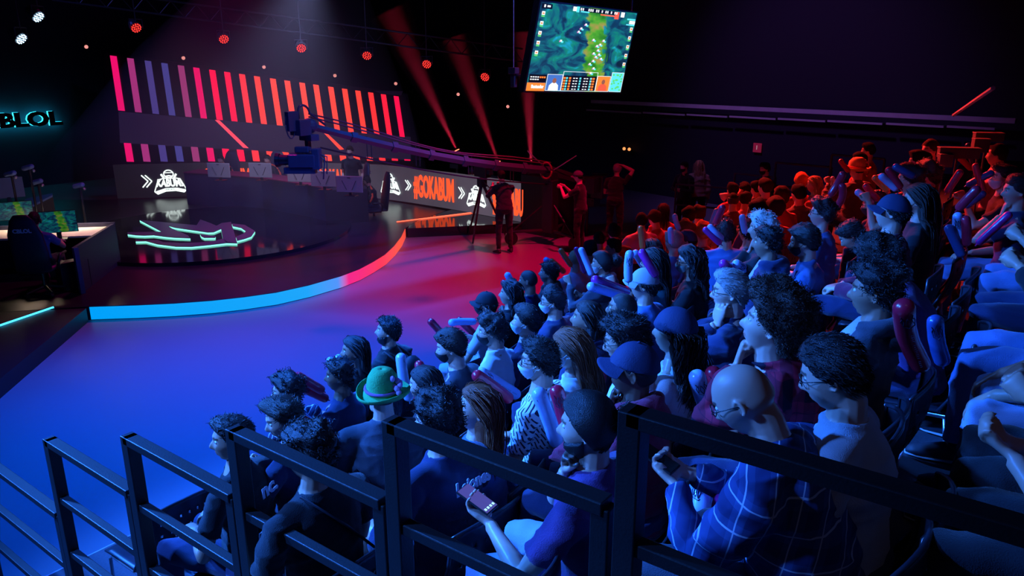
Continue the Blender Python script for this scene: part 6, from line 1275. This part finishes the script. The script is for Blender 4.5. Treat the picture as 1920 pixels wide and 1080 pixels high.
# ================================================================== sticks
SC_={'r':(.62,.015,.05),'b':(.38,.52,.85),'d':(.04,.09,.28),'p':(.45,.03,.28),'o':(.95,.16,.03)}
for i,(x1,y1,x2,y2,c,X,lab) in enumerate(ST):
    a=onX(x1,y1,X-.03); e=onX(x2,y2,X+.03)
    if x1>1000 and y1<470:   # far crowd: at the distance of the person who holds it
        bd=min(HD,key=lambda q:(q[0]-x2)**2+(q[1]-y2-8)**2)[2]-.38; a=ondist(x1,y1,bd-.05); e=ondist(x2,y2,bd)
    d=nrm(e-a); L_=np.linalg.norm(e-a)
    if X>-1.3 and L_>.2 or L_>.25: pass
    else: e=a+d*min(.52,max(L_,.30 if not(x1>1000 and y1<470) else .2))
    m=mat('stick_'+c,SC_[c],rough=.28,spec=.6,bump=.12,bscale=30,coat=.3); r=.036 if not(x1>1000 and y1<470) else .030
    t=empty('thunder_stick',tuple(a)); tag(t,lab,'inflatable stick','inflatable sticks held by the crowd')
    b=MB(); P=[];Q=[]; e_=e-a; n=9
    for k in range(5): g=k/5*PI/2; P.append(d*(r*.9*(1-math.cos(g))));Q.append(max(r*math.sin(g),.004))
    rs=np.random.RandomState(i)
    bend=np.cross(d,V(0,0,1)); bend=nrm(bend)*rs.uniform(-.02,.02)
    for k in range(n): u_=k/(n-1); P.append(d*r*.9+(e_-d*r*1.8)*u_+bend*math.sin(u_*PI)); Q.append(r*(1+.02*math.sin(k*2.2)))
    for k in range(4,-1,-1): g=k/5*PI/2; P.append(e_-d*(r*.9*(1-math.cos(g)))); Q.append(max(r*math.sin(g),.004))
    b.tube(P,Q,18); b.obj('tube',m,t,smooth=True)
    b=MB(); b.tube([e_,e_+d*.018],[.006,.004],6); b.obj('valve',m,t)
    if 'flame' in lab or (np.linalg.norm(a-CAM)<6.5 and c!='d'):
        v=nrm(CAM-a); v=nrm(v-d*np.dot(v,d)); w=np.cross(d,v); b=MB(); ink=mat('stick_ink',(.02,.02,.06),rough=.6)
        def S(u_,q): ang=q/r; return d*u_+(v*math.cos(ang)+w*math.sin(ang))*(r*1.03)
        for s in(1,-1):
            for pts in([(.105,0),(.095,s*.018),(.065,s*.023),(.050,s*.015)],[(.098,0),(.075,s*.008),(.050,0)],[(.085,s*.017),(.060,s*.012),(.040,s*.020)]): b.tube([S(*q) for q in pts],.0018,4)
        b.obj('flame_mark',ink,t)
        if L_>.28:
            b=MB()
            for k in range(int((L_-.2)/.012)):
                if k%9!=4: b.tube([S(.15+.012*k,-.004),S(.15+.012*k,.004)],.0012,4)
            b.obj('print_line',ink,t)
flush()
# orange/black soda etc: small clutter
b=MB(); 
# ================================================================== lights, world, camera
def area(loc,tgt,size,e,col,shape='DISK',spread=180):
    l=bpy.data.lights.new('rig','AREA'); l.shape=shape; l.size=size; l.energy=e; l.color=col; l.spread=R(spread); o=bpy.data.objects.new('rig_light',l); C.objects.link(o); o.location=loc; o.rotation_euler=(Vector(tgt)-Vector(loc)).to_track_quat('-Z','Y').to_euler(); return o
def spot(loc,tgt,ang,e,col,blend=.6,soft=.15):
    l=bpy.data.lights.new('rig','SPOT'); l.energy=e; l.color=col; l.spot_size=R(ang); l.spot_blend=blend; l.shadow_soft_size=soft; o=bpy.data.objects.new('rig_light',l); C.objects.link(o); o.location=loc; o.rotation_euler=(Vector(tgt)-Vector(loc)).to_track_quat('-Z','Y').to_euler(); return o
BL=(.10,.25,1); 
spot((-9.5,.0,7.0),(-3.1,3.2,1.2),46,17500,(.022,.175,1),.8,.25)
spot((-7,-3.5,7.0),(-2.6,2.6,1.3),44,7500,(.04,.20,1),.9,.3)
spot((-6.5,6,8.5),(-6.6,4.2,0),66,5800,(0,.10,1),.9,.3)
spot((-8,4,8.5),(-7.6,5.5,0),56,4000,(0,.09,1),.9,.3)
spot((-9.5,8,8),(-2.6,5.2,1.6),30,5200,(.04,.21,1),.8,.25)
spot((-6,12,8.8),(-7.6,11.2,0),54,5500,(1,0,.07),.9,.3)
spot((-9,15,8),(-3.6,10.0,1.5),40,8200,(1,.035,.03),.7,.25)
spot((-7,16,8.5),(-2.0,10.5,2.2),36,6500,(1,.035,.03),.7,.25)
spot((-19,4,8.5),(-15.5,12,.6),50,900,(.10,.14,1),.9,.4)
spot((-14,9,8.8),(-12,8,.2),66,1200,(.8,.0,.35),.9,.4)
spot((-3,8,9),(-14,10,1),50,2200,(.18,.22,.8),.9,.4)
spot((2,-1.5,9),(-1.5,2,1),60,22,(1,.8,.75),.9,.4)
spot((-3,10.5,8.8),(-8.5,9.6,2.3),30,5000,(.0,.12,1),.7,.2)
spot((-8,13,8.8),(-5.5,19.6,2.6),62,1100,(.40,.16,.85),.9,.3)  # added purple spot without a fixture, brings out the back wall beam
spot((-12.5,4,7),(-15.6,11.6,1.1),22,480,(1,.8,.78),.7,.2)  # added warm spot without a fixture, brightens the monitor backs
spot((-8.5,13.5,7.5),(-1.3,8.8,2.4),24,5200,(1,.03,.03),.7,.2)
hz=bpy.data.materials.new('haze_blue'); hz.use_nodes=True; nt=hz.node_tree; nt.nodes.remove(nt.nodes['Principled BSDF']); vs=nt.nodes.new('ShaderNodeVolumeScatter'); vs.inputs['Density'].default_value=.03; nt.links.new(vs.outputs[0],nt.nodes['Material Output'].inputs['Volume'])
p=ondist(575,-60,17); e=ondist(500,330,18.5); u=nrm(e-p); b=MB(); b.tube([p,p+u*2.6,p+u*5.2],[1.2,3.0,4.4],32); o=b.obj('haze_cloud',hz,smooth=True); tag(o,'faint grey blue haze under the ceiling above the stage','haze'); o['kind']='stuff'
l=bpy.data.lights.new('haze','SPOT'); l.energy=900; l.color=(.42,.48,1); l.spot_size=R(76); l.spot_blend=1; l.shadow_soft_size=.3; lo=bpy.data.objects.new('haze_light',l); C.objects.link(lo); lo.location=p-u*.2; lo.rotation_euler=Vector(u).to_track_quat('-Z','Y').to_euler()
w=bpy.data.worlds.new('world'); bpy.context.scene.world=w; w.use_nodes=True; bg=w.node_tree.nodes['Background']; bg.inputs[0].default_value=(.06,.07,.42,1); bg.inputs[1].default_value=.12
cam=bpy.data.cameras.new('camera'); co=bpy.data.objects.new('camera',cam); C.objects.link(co); co.location=CAM; cam.sensor_width=36; cam.lens=36*FPX/1920; cam.clip_end=200
F_=V(-math.sin(YAW)*math.cos(TH),math.cos(YAW)*math.cos(TH),-math.sin(TH)); co.rotation_euler=Vector(F_).to_track_quat('-Z','Y').to_euler()
sc=bpy.context.scene; sc.camera=co; sc.view_settings.view_transform='Standard'; sc.view_settings.look='None'; sc.view_settings.gamma=1; sc.view_settings.exposure=0; sc.view_settings.use_curve_mapping=False
sc.cycles.use_denoising=True; sc.cycles.max_bounces=5; sc.cycles.diffuse_bounces=2; sc.cycles.glossy_bounces=3; sc.cycles.volume_bounces=0; sc.cycles.sample_clamp_indirect=4; sc.cycles.use_light_tree=True
